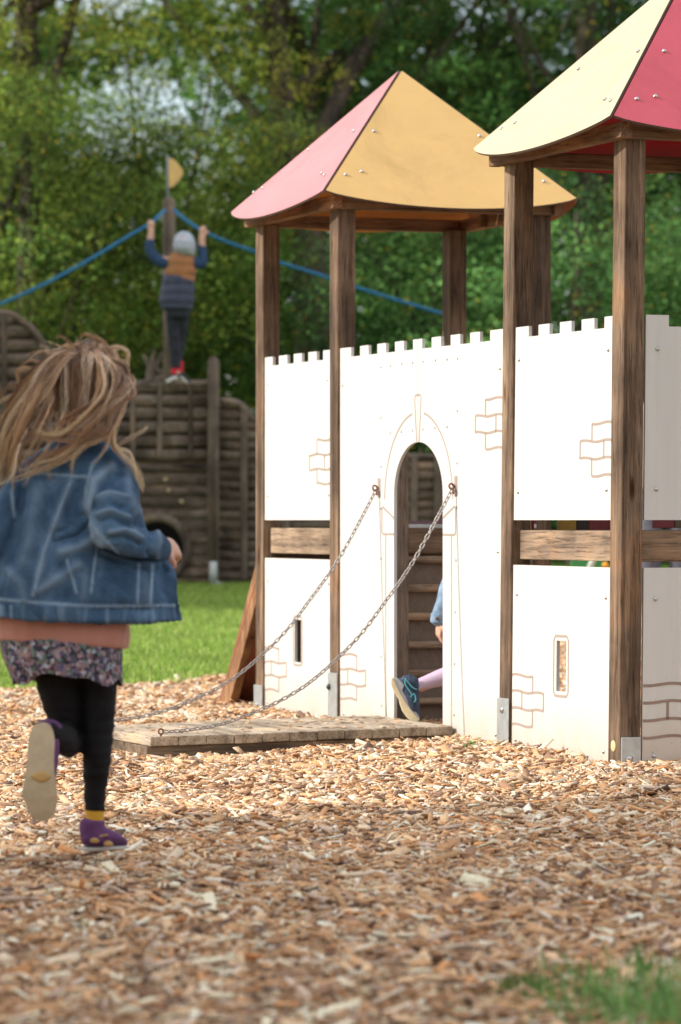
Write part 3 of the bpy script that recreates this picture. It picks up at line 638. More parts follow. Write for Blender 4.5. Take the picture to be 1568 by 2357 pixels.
# roof frames and roofs
def roof(cx_, hx_, cy_, hy_, zc, fn, mats_u, mats_i, apex_dz, zb0, boltlist):
    ex = .045
    x0, x1, y0, y1 = cx_ - hx_ + ex, cx_ + hx_ - ex, cy_ - hy_ + ex, cy_ + hy_ - ex
    t_ = .045
    for (a, b_, c_, d_) in ((x0 - .02, x1 + .02, y0, y0 + t_), (x0 - .02, x1 + .02, y1 - t_, y1)):
        beam(a, b_, c_, d_, zb0, zc - .008, FRAMEX, fn, 'roof_beam')
    for (a, b_) in ((x0, x0 + t_), (x1 - t_, x1)):
        beam(a, b_, y0 + t_ + .001, y1 - t_ - .001, zb0, zc - .008, BEAMY, fn, 'roof_beam')
    for sx_ in (-.2, .2):
        beam(cx_ + sx_ - .015, cx_ + sx_ + .015, y1 - t_ - .03, y1 - t_ - .001, zb0 - .0, zc + .06, FRAMEX, fn, 'roof_cleat')
    ap = Vector((cx_, cy_, zc + apex_dz)); cs = [Vector((cx_ - hx_, cy_ - hy_, zc)), Vector((cx_ + hx_, cy_ - hy_, zc)), Vector((cx_ + hx_, cy_ + hy_, zc)), Vector((cx_ - hx_, cy_ + hy_, zc))]
    panels = []
    for i in range(4):
        a, b_ = cs[i], cs[(i + 1) % 4]; e = (b_ - a); mid = (a + b_) / 2; dn = (mid - ap).normalized(); nr = e.cross(ap - a).normalized()
        if nr.z < 0: nr = -nr
        L_ = e.length; sag = .092; n_ = 28; g_ = .0035
        # shrink slightly for the hip gap
        pts = []
        for k in range(n_ + 1):
            t = k / n_; w_ = (1 - (2 * t - 1) ** 2) ** .8 if 0 < t < 1 else 0
            p = a + e * t + dn * sag * w_ ; pts.append(p + (mid - p) * 0 + (e.normalized() * (g_ if t < .5 else -g_) if t in (0, 1) else Vector()))
        pts.append(ap + dn * .006)
        n1 = len(pts); V = [fn(tuple(p + nr * .010)) for p in pts] + [fn(tuple(p)) for p in pts]
        Fc = [(k, k + 1, n1 - 1) for k in range(n1 - 2)] + [(k + 1 + n1, k + n1, 2 * n1 - 1) for k in range(n1 - 2)]
        ns = len(Fc)
        for k in range(n1): Fc.append((k + n1, (k + 1) % n1 + n1, (k + 1) % n1, k))
        me = pymesh('roof_panel', V, Fc)
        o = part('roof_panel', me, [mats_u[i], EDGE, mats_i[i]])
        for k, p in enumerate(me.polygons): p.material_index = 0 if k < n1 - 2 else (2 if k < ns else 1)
        panels.append((o, ap + nr * .010, nr))
    Mi = castle_inv
    for idx, lst in boltlist.items():
        o, p0, nr = panels[idx]
        for x, y in lst:
            d = Mi.to_3x3() @ Vector(((x - 784) / F, 1, -(y - 1197) / F)); s0 = Mi @ Vector((0, 0, H))
            if fn is tilt: s0 = s0 - Vector((0, TILT * 1.6, 0))
            den = nr.dot(d)
            if abs(den) < 1e-5: continue
            t = nr.dot(p0 - s0) / den; q = s0 + d * t; bolt(o, fn(tuple(q)) if fn is same else tuple(q + Vector((0, TILT * 1.6, 0))), nr, .0085, .009)
castle_inv = (Matrix.Translation((XO, ZO, 0)) @ Matrix.Rotation(math.atan2(-su, cu), 4, 'Z')).inverted()
# panel order: 0 front(-y, sunlit), 1 near side(+x), 2 back, 3 far side
roof(-3.404, .60, .49, .575, 2.223, same, [REDP_SUNLIT, YEL, REDP, YEL], [REDI, YELI, REDI, YELI], .592, 2.158,
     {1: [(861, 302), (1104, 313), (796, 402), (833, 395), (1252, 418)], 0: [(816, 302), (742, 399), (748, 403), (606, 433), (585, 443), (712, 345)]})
roof(-.554, .628, .50, .585, 2.252, tilt, [YEL_SUNLIT, REDP, YEL, REDP], [YELI, REDI, YELI, REDI], .625, 2.187,
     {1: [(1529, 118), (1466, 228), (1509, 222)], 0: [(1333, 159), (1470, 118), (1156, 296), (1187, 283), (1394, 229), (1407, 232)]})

# ------------------------------------------------------------------ people
SKIN = plain('skin', (.62, .36, .26), .5, 0, .06, 30)
def hand_parts(wr, d, pn, th, s=1.0, curl=1.0):
    """closed hand: wrist point, direction of the hand, palm normal (towards which fingers curl), thumb side; returns tubes"""
    wr, d, pn = Vector(wr), Vector(d).normalized(), Vector(pn); pn = (pn - d * pn.dot(d)).normalized(); sd = d.cross(pn) * th
    P = []
    a = wr - d * .01 * s; b_ = wr + d * .055 * s
    def tp(pts, hint): return tube([(*p, rx, ry) for p, rx, ry in pts], 10, 3, hint)
    P.append(tp([(a, .017 * s, .014 * s), (wr + d * .012 * s, .021 * s, .013 * s), (wr + d * .035 * s, .028 * s, .0125 * s), (b_, .028 * s, .011 * s)], tuple(pn)))
    for i, (off, ln) in enumerate([(.021, .9), (.0075, 1.0), (-.0065, .94), (-.0195, .76)]):
        k = wr + d * (.054 - .004 * abs(i - 1)) * s + sd * off * s; r = .0072 * s
        a1 = .75 * curl + i * .06; d1 = d * math.cos(a1) + pn * math.sin(a1); a2 = 1.75 * curl + i * .07; d2 = d * math.cos(a2) + pn * math.sin(a2); a3 = 2.6 * curl; d3 = d * math.cos(a3) + pn * math.sin(a3)
        k1 = k + d1 * .026 * ln * s; k2 = k1 + d2 * .02 * ln * s; k3 = k2 + d3 * .016 * ln * s
        P.append(tube([(*(k - d * .014 * s), r * 1.15), (*k, r * 1.15), (*k1, r * 1.02), (*k2, r * .95), (*k3, r * .8)], 8, 3, tuple(sd)))
    t0 = wr + d * .012 * s + sd * .02 * s; t1 = t0 + (d * .5 + sd * .75 + pn * .35).normalized() * .024 * s; t2 = t1 + (d * .7 + sd * .0 + pn * .7).normalized() * .02 * s; t3 = t2 + (d * .3 - sd * .7 + pn * .6).normalized() * .014 * s
    P.append(tube([(*t0, .0105 * s), (*t1, .009 * s), (*t2, .0085 * s), (*t3, .0068 * s)], 8, 3, tuple(pn)))
    return P
def head_parts(c, s, look, up=(0, 0, 1)):
    c = Vector(c); f = Vector(look).normalized(); u = Vector(up); u = (u - f * u.dot(f)).normalized(); r = f.cross(u)
    def q(a, b_, e): return c + r * a * s + f * b_ * s + u * e * s
    P = [tube([(*q(0, -.005, .098), .03 * s, .035 * s), (*q(0, -.008, .085), .055 * s, .065 * s), (*q(0, -.008, .05), .072 * s, .088 * s), (*q(0, -.004, .01), .075 * s, .092 * s), (*q(0, .008, -.03), .067 * s, .082 * s), (*q(0, .022, -.065), .05 * s, .062 * s), (*q(0, .035, -.095), .028 * s, .036 * s)], 16, 3, tuple(f))]
    P.append(tube([(*q(0, .083, .005), .006 * s), (*q(0, .098, -.02), .010 * s), (*q(0, .084, -.03), .007 * s)], 8, 2, tuple(r)))            # nose
    P.append(tube([(*q(-.02, .072, -.052), .006 * s), (*q(0, .084, -.054), .008 * s), (*q(.02, .072, -.052), .006 * s)], 8, 2, tuple(f)))   # lips
    for e in (-1, 1): P.append(tube([(*q(e * .074, -.005, .012), .012 * s, .006 * s), (*q(e * .08, -.012, .0), .015 * s, .007 * s), (*q(e * .074, -.004, -.02), .008 * s, .006 * s)], 8, 2, tuple(r)))
    return P, q
def eyes(parent, q, s, off):
    for e in (-1, 1):
        me = domemesh(.009 * s, .006 * s, 'eye'); o = link('eye', me, plain('eye_dark', (.03, .02, .015), .2), parent, True)
        a = q(e * .03, .078, .008) - Vector(off); o.location = a; o.rotation_euler = (q(0, 1, 0) - q(0, 0, 0)).to_track_quat('Z', 'Y').to_euler()
def T(pts, Z=None, seg=14, n=5, hint=(0, 1, 0), **k):
    """points (px x, px y, depth, r_px_x, r_depth_m) -> tube"""
    out = []
    for p in pts:
        v = px(p[0], p[1], p[2]); rx = p[3] / F * p[2]; out.append((*v, rx, p[4] if len(p) > 4 else rx))
    return tube(out, seg, n, hint, **k)
def fbm(p, o=3):
    return noise.fractal(p, .6, 2.1, o)
GZ = 9.9
ggz = float(gz(px(215, 1900, GZ).x, GZ))
girl = empty('person', (px(215, 1900, GZ).x, GZ, ggz), 'girl with long blowing hair in a denim jacket running towards the castle on wood chips', 'person', group=None)
GO = girl.location.copy()
def gl(name, me, mat, parent=girl, sm=True, **k): return link(name, shift(me, GO), mat, parent, sm, **k)
hp, hq = head_parts(px(196, 897, GZ - .0) + Vector((0, .03, 0)), 1.0, (.25, 1, -.12))
hd = px(392, 1258, GZ + .13)
body = hp + [T([(190, 960, GZ + .02, 42), (185, 1010, GZ, 40), (180, 1050, GZ, 55)], hint=(0, 1, 0)),
    T([(178, 1030, GZ, 55, .045), (172, 1070, GZ, 95, .06), (165, 1180, GZ, 92, .075), (150, 1320, GZ, 90, .07), (147, 1430, GZ, 98, .08), (165, 1520, GZ, 92, .07)]),
    T([(105, 1070, GZ, 32), (50, 1130, GZ - .03, 30), (5, 1230, GZ - .06, 27), (-30, 1330, GZ + .02, 22), (-40, 1370, GZ + .08, 18)]),
    T([(265, 1080, GZ, 32), (272, 1150, GZ - .06, 30), (272, 1225, GZ - .09, 27), (330, 1250, GZ + .02, 23), (366, 1262, GZ + .07, 19), (374, 1264, GZ + .09, 17)]),
    T([(138, 1510, GZ, 40), (145, 1620, GZ + .01, 36), (154, 1696, GZ - .01, 26), (140, 1698, GZ - .1, 25), (112, 1690, GZ - .19, 24)]),
    T([(222, 1510, GZ, 38), (229, 1650, GZ, 28), (228, 1690, GZ, 26), (222, 1770, GZ, 23), (219, 1850, GZ, 20), (219, 1900, GZ, 20)])]
body += hand_parts(px(370, 1262, GZ + .09), (.55, .80, .05), (-.6, .5, -.6), -1, 1.12, .95)
body += hand_parts(px(-38, 1366, GZ + .07), (0, .8, .3), (.9, .1, 0), 1, 1.0, .9)
gb = gl('body', remesh('body', body, .0052, 3), SKIN)
eyes(girl, hq, 1.0, GO)
def denim():
    m, n, l, b = newmat('denim'); mp = coords(n, l, (1, 1, 1), False)
    t = noise_n(n, l, mp, 9, 6, .6, .8); r = ramp(n, [(.3, (.022, .050, .095)), (.5, (.052, .105, .185)), (.7, (.105, .19, .30))]); l.new(t.outputs[0], r.inputs[0])
    mp2 = coords(n, l, (350, 350, 90), False); t2 = noise_n(n, l, mp2, 1, 2); r2 = ramp(n, [(.3, (.75, .78, .82)), (.7, (1.15, 1.12, 1.1))]); l.new(t2.outputs[0], r2.inputs[0])
    c = mixc(n, l, .8, r.outputs[0], r2.outputs[0], 'MULTIPLY')
    a = n.new('ShaderNodeAttribute'); a.attribute_name = 'Col'; c = mixc(n, l, a.outputs['Fac'], c, (.46, .60, .74)); l.new(c, b.inputs['Base Color'])
    b.inputs['Roughness'].default_value = .85; b.inputs['Specular IOR Level'].default_value = .2; bump(n, l, b, t2.outputs[0], .3, .001); return m
DENIM = denim()
# jacket torso: open sheet wrapped around the back, right front edge blowing out
rows = [  # y, list of (x px, depth offset m) from left front edge round the back to the right front edge
 (1022, [(160, .06), (128, .03), (132, -.03), (185, -.055), (232, -.03), (238, .03), (215, .06)]),
 (1050, [(140, .08), (75, .03), (95, -.055), (180, -.085), (262, -.055), (284, .03), (240, .08)]),
 (1095, [(120, .10), (42, .03), (75, -.08), (172, -.11), (275, -.075), (303, .03), (250, .10)]),
 (1160, [(110, .12), (25, .02), (62, -.10), (165, -.125), (275, -.09), (312, .03), (270, .12)]),
 (1240, [(100, .13), (12, .02), (48, -.11), (155, -.135), (272, -.08), (330, .02), (330, .09)]),
 (1310, [(90, .13), (-4, .02), (35, -.12), (150, -.145), (268, -.09), (345, -.01), (396, .05)]),
 (1375, [(80, .13), (-22, .02), (25, -.125), (145, -.152), (262, -.12), (350, -.045), (408, .04)]),
 (1398, [(75, .13), (-28, .02), (20, -.127), (145, -.155), (262, -.105), (352, -.03), (413, .04)]),
 (1431, [(75, .13), (-32, .02), (18, -.127), (145, -.153), (262, -.12), (354, -.045), (420, .04)])]
grid = []
for y, pl in rows:
    sl_ = -14 if y > 1300 else 0
    cpt = catmull([(x, dz_) for x, dz_ in pl], 8); grid.append([px(q_[0], y + (-(max(0, 150 - q_[0]) * .05) if y > 1300 else 0) + (max(0, 150 - q_[0]) * .1 if y < 1130 else 0), GZ + q_[1]) for q_ in cpt])
grid = np.array([[list(v) for v in r_] for r_ in grid]); gy2 = catmull([g_.ravel() for g_ in grid], 6); gm_ = gy2.reshape(len(gy2), -1, 3)
def sheet(gm, th):
    h_, w_ = gm.shape[:2]; nrm = np.zeros_like(gm); du = np.gradient(gm, axis=1); dv = np.gradient(gm, axis=0); nrm = np.cross(du, dv); nrm /= np.linalg.norm(nrm, axis=2, keepdims=True) + 1e-9
    A = (gm + nrm * th / 2).reshape(-1, 3); B = (gm - nrm * th / 2).reshape(-1, 3); k = len(A); Fc = []
    for i in range(h_ - 1):
        for j in range(w_ - 1): a = i * w_ + j; Fc += [(a, a + 1, a + w_ + 1, a + w_), (k + a + w_, k + a + w_ + 1, k + a + 1, k + a)]
    for i in range(h_ - 1):
        for j in (0, w_ - 1): a = i * w_ + j; Fc.append((a, a + w_, k + a + w_, k + a) if j == 0 else (k + a, k + a + w_, a + w_, a))
    for j in range(w_ - 1):
        for i in (0, h_ - 1): a = i * w_ + j; Fc.append((k + a, k + a + 1, a + 1, a) if i == 0 else (a, a + 1, k + a + 1, k + a))
    return [tuple(v) for v in np.vstack([A, B])], Fc
jk = [sheet(gm_, .016),
    T([(248, 1062, GZ - .0, 32, .05), (272, 1095, GZ - .04, 42, .055), (272, 1150, GZ - .085, 45, .055), (258, 1208, GZ - .135, 44, .055), (280, 1242, GZ - .115, 42, .05), (330, 1256, GZ - .03, 38, .044), (364, 1263, GZ + .055, 34, .037), (373, 1264, GZ + .07, 33, .035)], seg=18, hint=(0, 1, 0)),
    T([(120, 1068, GZ - .0, 36, .055), (92, 1082, GZ - .0, 42, .06), (60, 1112, GZ - .02, 40, .052), (22, 1170, GZ - .05, 38, .05), (-8, 1250, GZ - .05, 37, .05), (-30, 1310, GZ + .02, 33, .04), (-36, 1350, GZ + .06, 30, .036)], seg=18)]
jm = remesh('jacket', jk, .0044, 6)
def seamd(v, line):  # distance (px) from a polyline in picture-like x,z body coords
    best = 1e9
    for (a, b_) in zip(line[:-1], line[1:]):
        ab = b_ - a; t = max(0, min(1, (v - a).dot(ab) / ab.length_squared)); best = min(best, (v - a - ab * t).length)
    return best
def lin(*pts): return [Vector((px(x, y, GZ).x, px(x, y, GZ).z)) for x, y in pts]
SEAMS = [lin((171, 1111), (150, 1163), (113, 1265), (89, 1368)), lin((232, 1231), (229, 1272), (222, 1320), (219, 1361)), lin((51, 1081), (79, 1089), (191, 1098), (219, 1098)), lin((253, 1029), (219, 1067), (206, 1128), (203, 1163), (219, 1200), (236, 1224), (280, 1272)), lin((164, 1289), (186, 1361)), lin((34, 1128), (41, 1190)), lin((-10, 1376), (100, 1384), (220, 1392), (413, 1394)), lin((322, 1300), (322, 1388)), lin((352, 1300), (350, 1388))]
FOLD = [(lin((262, 1075), (222, 1110), (212, 1160), (224, 1212), (246, 1250)), .013, .010, .85), (lin((150, 1270), (190, 1258), (222, 1240)), .012, .010, .5), (lin((100, 1358), (140, 1332), (188, 1300)), .013, .009, .55),
 (lin((171, 1111), (150, 1163), (113, 1265), (89, 1368)), .009, .006, .5), (lin((140, 1235), (178, 1222), (203, 1196)), .016, -.016, 0), (lin((236, 1268), (300, 1296), (385, 1306)), .010, -.016, 0), (lin((300, 1080), (300, 1130), (318, 1180)), .010, .006, .35),
 (lin((226, 1172), (258, 1158), (290, 1168)), .007, -.012, 0), (lin((232, 1150), (262, 1138), (296, 1146)), .007, .008, .5), (lin((236, 1200), (266, 1190), (306, 1212)), .007, -.012, 0), (lin((236, 1184), (266, 1175), (300, 1190)), .006, .008, .6), (lin((262, 1224), (300, 1216), (330, 1236)), .006, .007, .5), (lin((262, 1240), (296, 1236), (330, 1252)), .006, -.010, 0),
 (lin((345, 1222), (352, 1244), (346, 1280)), .006, -.009, 0), (lin((362, 1228), (368, 1250), (362, 1284)), .006, .006, .4), (lin((60, 1130), (50, 1200), (30, 1290)), .010, -.010, 0), (lin((100, 1120), (90, 1200), (70, 1290)), .016, .008, .25), (lin((290, 1312), (280, 1385)), .012, -.008, 0), (lin((335, 1318), (338, 1385)), .012, .007, .2), (lin((375, 1318), (385, 1385)), .010, -.006, 0),
 (lin((190, 1110), (184, 1160), (170, 1200)), .012, -.007, 0), (lin((150, 1300), (165, 1340), (160, 1375)), .010, -.008, 0), (lin((30, 1310), (60, 1340), (70, 1378)), .012, .007, .3), (lin((205, 1310), (200, 1375)), .010, .006, .25)]
def wr(c, wear=False):
    f1 = noise.noise(Vector((c.x * 9 + c.z * 7, c.y * 8, c.z * 5))); f2 = noise.noise(Vector((c.x * 26, c.y * 20, c.z * 16)))
    d = .007 * f1 + .004 * f2; w_ = 0; v = Vector((c.x, c.z)); pz = (H - c.z) / GZ * F + 1197
    if c.y < GZ + .03:
        for ln, wd, am, we in FOLD:
            q = seamd(v, ln) / wd
            if q < 2.6:
                e = math.exp(-q * q); d += am * e; w_ = max(w_, we * e * (.75 + .5 * f2))
        for s_ in SEAMS:
            q = seamd(v, s_)
            if q < .006: d += .0022 * (1 - q / .006)
        if pz > 1390: d += .0025 + .0012 * math.sin(c.x * 420)
    return w_ if wear else d
wearv = [wr(v.co, True) for v in jm.vertices]
displace(jm, wr)
nv = len(jm.vertices); cc = np.zeros((nv, 4), np.float32); cc[:, 3] = 1
for i, v in enumerate(jm.vertices):
    c = v.co; f = 0
    if c.y < GZ + .02:
        q = min(seamd(Vector((c.x, c.z)), s_) for s_ in SEAMS); f = .62 * max(0, 1 - q / .006) * (.4 + .6 * (noise.noise(c * 90) * .5 + .5))
        pz = (H - c.z) / GZ * F + 1197
        if pz > 1390: f = max(f, .38 * max(0, noise.noise(Vector((c.x * 70, 0, c.z * 12)))))
    f = max(f, wearv[i] * .62)
    cc[i, :3] = min(1, f)
a = jm.color_attributes.new('Col', 'FLOAT_COLOR', 'POINT'); a.data.foreach_set('color', cc.ravel())
jacket = gl('jacket', jm, DENIM)
for x, y, dz_ in ((389, 1334, .045), (395, 1414, .035), (319, 1382, -.04)):
    v = px(x, y, GZ + dz_ - .012); o = link('button', domemesh(.008, .005, 'button'), ZINC, jacket, True); o.location = v - GO; o.rotation_euler = Vector((.25, -1, 0)).to_track_quat('Z', 'Y').to_euler()
# collar
gl('collar', remesh('collar', [T([(150, 1035, GZ + .03, 14, .012), (140, 1022, GZ - .02, 15, .012), (165, 1020, GZ - .055, 16, .012), (205, 1018, GZ - .055, 16, .012), (232, 1022, GZ - .02, 15, .012), (225, 1035, GZ + .03, 14, .012)])], .005, 3), DENIM, jacket)
# pink sweater
def ringtube(rows, seg=64, mod=None):
    V = []; Fc = []
    for i, (y, cx_, rx_, ry_) in enumerate(rows):
        for k in range(seg):
            an = 2 * math.pi * k / seg; x = cx_ + rx_ * math.cos(an); dz_ = ry_ * math.sin(an); yy = y
            if mod: x, dz_, yy = mod(i, an, x, dz_, yy)
            V.append(px(x, yy, GZ + dz_))
    m_ = len(rows)
    for i in range(m_ - 1):
        for k in range(seg): a = i * seg + k; b_ = i * seg + (k + 1) % seg; Fc.append((a, b_, b_ + seg, a + seg))
    return pymesh('tube', V, Fc)
sw = catmull([(1060, 168, 112, .085), (1200, 160, 118, .10), (1330, 150, 138, .115), (1410, 146, 150, .125), (1450, 146, 150, .126), (1466, 146, 149, .125), (1478, 145, 147, .122), (1480, 145, 142, .117)], 6)
def swmod(i, an, x, dz_, y):
    y2 = y + (x - 0) * .07 - 10 if y > 1350 else y
    k = .0025 * math.sin(an * 5 + y * .02) ; return x + 2.5 * math.sin(an * 7 + y * .03), dz_ + k + (.0012 * math.sin(an * 90)), y2
def knit():
    m, n, l, b = newmat('pink_knit'); mp = coords(n, l, (1, 1, 1), False); wv = n.new('ShaderNodeTexWave'); wv.bands_direction = 'X'; wv.inputs['Scale'].default_value = 70; wv.inputs['Distortion'].default_value = 1.2; l.new(mp.outputs[0], wv.inputs['Vector'])
    r = ramp(n, [(0, (.42, .17, .12)), (1, (.66, .32, .25))]); l.new(wv.outputs['Fac'], r.inputs[0]); l.new(r.outputs[0], b.inputs['Base Color']); b.inputs['Roughness'].default_value = .9; b.inputs['Sheen Weight'].default_value = .3; bump(n, l, b, wv.outputs['Fac'], .5, .002); return m
o = gl('sweater', ringtube(sw, 200, swmod), knit()); sd_ = o.modifiers.new('s', 'SOLIDIFY'); sd_.thickness = .004
# floral skirt
def floral():
    m, n, l, b = newmat('floral_fabric'); mp = coords(n, l, (1, 1, 1), False); t = noise_n(n, l, mp, 40, 2, .5, .3)
    v = n.new('ShaderNodeTexVoronoi'); v.inputs['Scale'].default_value = 100; l.new(mp.outputs[0], v.inputs['Vector']); hs = n.new('ShaderNodeSeparateColor'); l.new(v.outputs['Color'], hs.inputs[0])
    r = ramp(n, [(0, (.035, .035, .06)), (.22, (.06, .07, .07)), (.3, (.22, .09, .10)), (.40, (.34, .22, .21)), (.5, (.16, .22, .17)), (.6, (.40, .43, .48)), (.72, (.12, .10, .17)), (.82, (.34, .24, .28)), (1, (.55, .56, .60))], 'CONSTANT')
    l.new(hs.outputs[0], r.inputs[0]); r2 = ramp(n, [(.4, (.5, .5, .55)), (.6, (1.1, 1.05, 1.05))]); l.new(t.outputs[0], r2.inputs[0]); l.new(mixc(n, l, .7, r.outputs[0], r2.outputs[0], 'MULTIPLY'), b.inputs['Base Color']); b.inputs['Roughness'].default_value = .8; return m
sk = catmull([(1455, 143, 138, .115), (1480, 141, 140, .125), (1515, 143, 136, .135), (1550, 150, 128, .14), (1572, 154, 124, .142)], 6)
def skmod(i, an, x, dz_, y):
    t = (y - 1455) / 117; wv_ = math.sin(an * 9 + 1.0) * .5 + math.sin(an * 14 + .3) * .35
    x += wv_ * 5 * t * math.cos(an); dz_ += wv_ * .014 * t * math.sin(an) + .004 * t * math.sin(an * 23)
    lift = max(0, -math.cos(an)) ; ctr = math.exp(-((an - 1.5 * math.pi + .15) / .35) ** 2)
    y2 = y + t * (8 * math.sin(an * 7 + .5) - 24 * ctr - 4 * lift)
    return x, dz_, y2
o = gl('skirt', ringtube(sk, 180, skmod), floral()); sd_ = o.modifiers.new('s', 'SOLIDIFY'); sd_.thickness = .002
# leggings
LEG = plain('black_leggings', (.007, .0065, .008), .8, 0, .3, 60, .3, .25)
lg = [T([(178, 1500, GZ, 104, .08), (180, 1545, GZ, 92, .07)]), T([(135, 1500, GZ, 60, .075), (136, 1570, GZ - .01, 54, .066), (146, 1630, GZ + .0, 44, .055), (152, 1678, GZ + .01, 38, .05), (158, 1706, GZ - .02, 32, .045), (140, 1700, GZ - .12, 34, .042), (118, 1690, GZ - .19, 27, .034), (107, 1684, GZ - .215, 23, .03)], seg=18),
      T([(222, 1500, GZ, 55, .072), (228, 1580, GZ, 42, .055), (229, 1655, GZ, 36, .048), (227, 1690, GZ, 35, .048), (223, 1745, GZ - .01, 34, .045), (220, 1795, GZ, 29, .038), (219, 1840, GZ, 25, .032), (219, 1864, GZ, 24.5, .031)], seg=18)]
lm = remesh('leggings', lg, .0055, 3)
displace(lm, lambda c: .0042 * noise.noise(Vector((c.x * 10, c.y * 10, c.z * 55))) + .002 * noise.noise(c * 22))
gl('leggings', lm, LEG)
# standing foot: sock and purple shoe pointing right
gl('sock', pymesh('sock', *T([(219, 1862, GZ, 23, .03), (218, 1880, GZ, 22, .03), (216, 1905, GZ, 24, .032)], seg=16)), plain('mustard_sock', (.60, .33, .03), .85, 0, .12, 60, .3))
PUR = plain('purple_shoe', (.115, .035, .13), .8, 0, .25, 25, .3); GOLD = plain('gold_patch', (.50, .30, .10), .5); SOLE = plain('cream_sole', (.56, .46, .31), .8, 0, .12, 40, .4); SOLEW = plain('shoe_rim', (.50, .47, .42), .7)
sp = [T([(188, 1900, GZ - .0, 12, .03), (196, 1918, GZ + .0, 17, .035), (212, 1926, GZ + .01, 24, .036), (235, 1930, GZ + .03, 22, .036), (262, 1936, GZ + .06, 16, .034), (281, 1940, GZ + .08, 9, .024)], seg=16, hint=(0, 0, 1)),
      T([(212, 1886, GZ, 28, .034), (213, 1905, GZ, 29, .036), (218, 1932, GZ + .005, 30, .038)], seg=18)]
# use explicit shape: ankle collar + wedge to the toe
def foot(name_, heel, toe, ankle_h, wd, mat, parent_off, parent):
    pass
gl('shoe', remesh('shoe', [T([(213, 1888, GZ, 29, .036), (213, 1910, GZ, 30, .038), (216, 1938, GZ, 27, .04)], seg=18), T([(194, 1940, GZ - .005, 9, .036), (205, 1930, GZ + .0, 22, .04), (228, 1928, GZ + .015, 26, .042), (255, 1936, GZ + .04, 19, .04), (278, 1943, GZ + .065, 10, .03)], seg=18, hint=(0, 1, 0))], .004, 3), PUR)
sv = px(235, 1951, GZ); 
o = gl('shoe_sole', remesh('sole', [T([(190, 1953, GZ - .005, 5, .03), (203, 1953, GZ, 6, .04), (228, 1952, GZ + .015, 6, .04), (258, 1950, GZ + .04, 6, .043), (284, 1948, GZ + .068, 4.5, .028)], seg=16, hint=(0, 1, 0))], .003, 1), SOLEW)
for x, y, a_ in ((218, 1935, .1), (250, 1943, -.1)):
    gl('patch', pymesh('patch', *T([(x - 9, y, GZ - .036, 5, .004), (x, y - 1, GZ - .036, 7, .004), (x + 9, y + 1, GZ - .03, 4, .004)], seg=10)), GOLD)
gl('patch', pymesh('patch', *T([(225, 1926, GZ - .03, 2.5, .003), (248, 1921, GZ - .025, 2, .003)], seg=8)), GOLD)
# raised foot: sole faces the camera
def soleout(n=48):
    pts = []
    prof = [(1663, 98, 6), (1668, 97, 17), (1681, 97, 25), (1705, 96, 30), (1740, 94, 31), (1765, 93, 32), (1795, 92, 36), (1826, 92, 41), (1850, 95, 37), (1868, 97, 31), (1880, 98, 23), (1888, 98, 13), (1891, 98, 5)]
    q = catmull(prof, 5); L_ = [(c_ - h_, y) for y, c_, h_ in q]; R_ = [(c_ + h_, y) for y, c_, h_ in q]; return L_ + R_[::-1]
FZ = GZ - .255
out = soleout(); V = []; 
def sdep(y): return FZ + .00 + .03 * ((y - 1777) / 114) ** 2 * (1 if y > 1777 else .3)
for dd in (0, .016):
    for x, y in out: V.append(px(x, y, sdep(y) + dd))
n_ = len(out); tris = tessellate_polygon([[Vector((x, y, 0)) for x, y in out]]); Fc = [tuple(t) for t in tris] + [tuple(i + n_ for i in t[::-1]) for t in tris] + [(i, (i + 1) % n_, (i + 1) % n_ + n_, i + n_) for i in range(n_)]
me = pymesh('sole', V, Fc); bm = bmesh.new(); bm.from_mesh(me); bmesh.ops.recalc_face_normals(bm, faces=bm.faces); bm.to_mesh(me); bm.free()
so = gl('shoe_sole', me, SOLE, sm=False); bevel(so, .005, 3)
so2 = gl('sole_patch', pymesh('sp', *T([(74, 1787, FZ - .001, 3, .0025), (96, 1788, FZ - .0015, 13, .003), (117, 1787, FZ - .001, 3, .0025)], seg=14)), plain('sole_logo', (.55, .34, .12), .6), so)
gl('shoe', remesh('shoe', [T([(98, 1676, GZ - .20, 18, .028), (98, 1700, GZ - .20, 27, .034), (97, 1760, GZ - .212, 30, .026), (95, 1810, GZ - .212, 36, .018), (98, 1852, GZ - .198, 29, .014), (99, 1872, GZ - .192, 18, .010)], seg=18), T([(98, 1690, GZ - .21, 33, .03), (116, 1688, GZ - .18, 33, .036), (128, 1700, GZ - .16, 26, .03)], seg=16), T([(112, 1700, GZ - .2, 26, .03), (115, 1750, GZ - .2, 21, .03), (112, 1790, GZ - .215, 18, .025)])], .0045, 4), PUR)
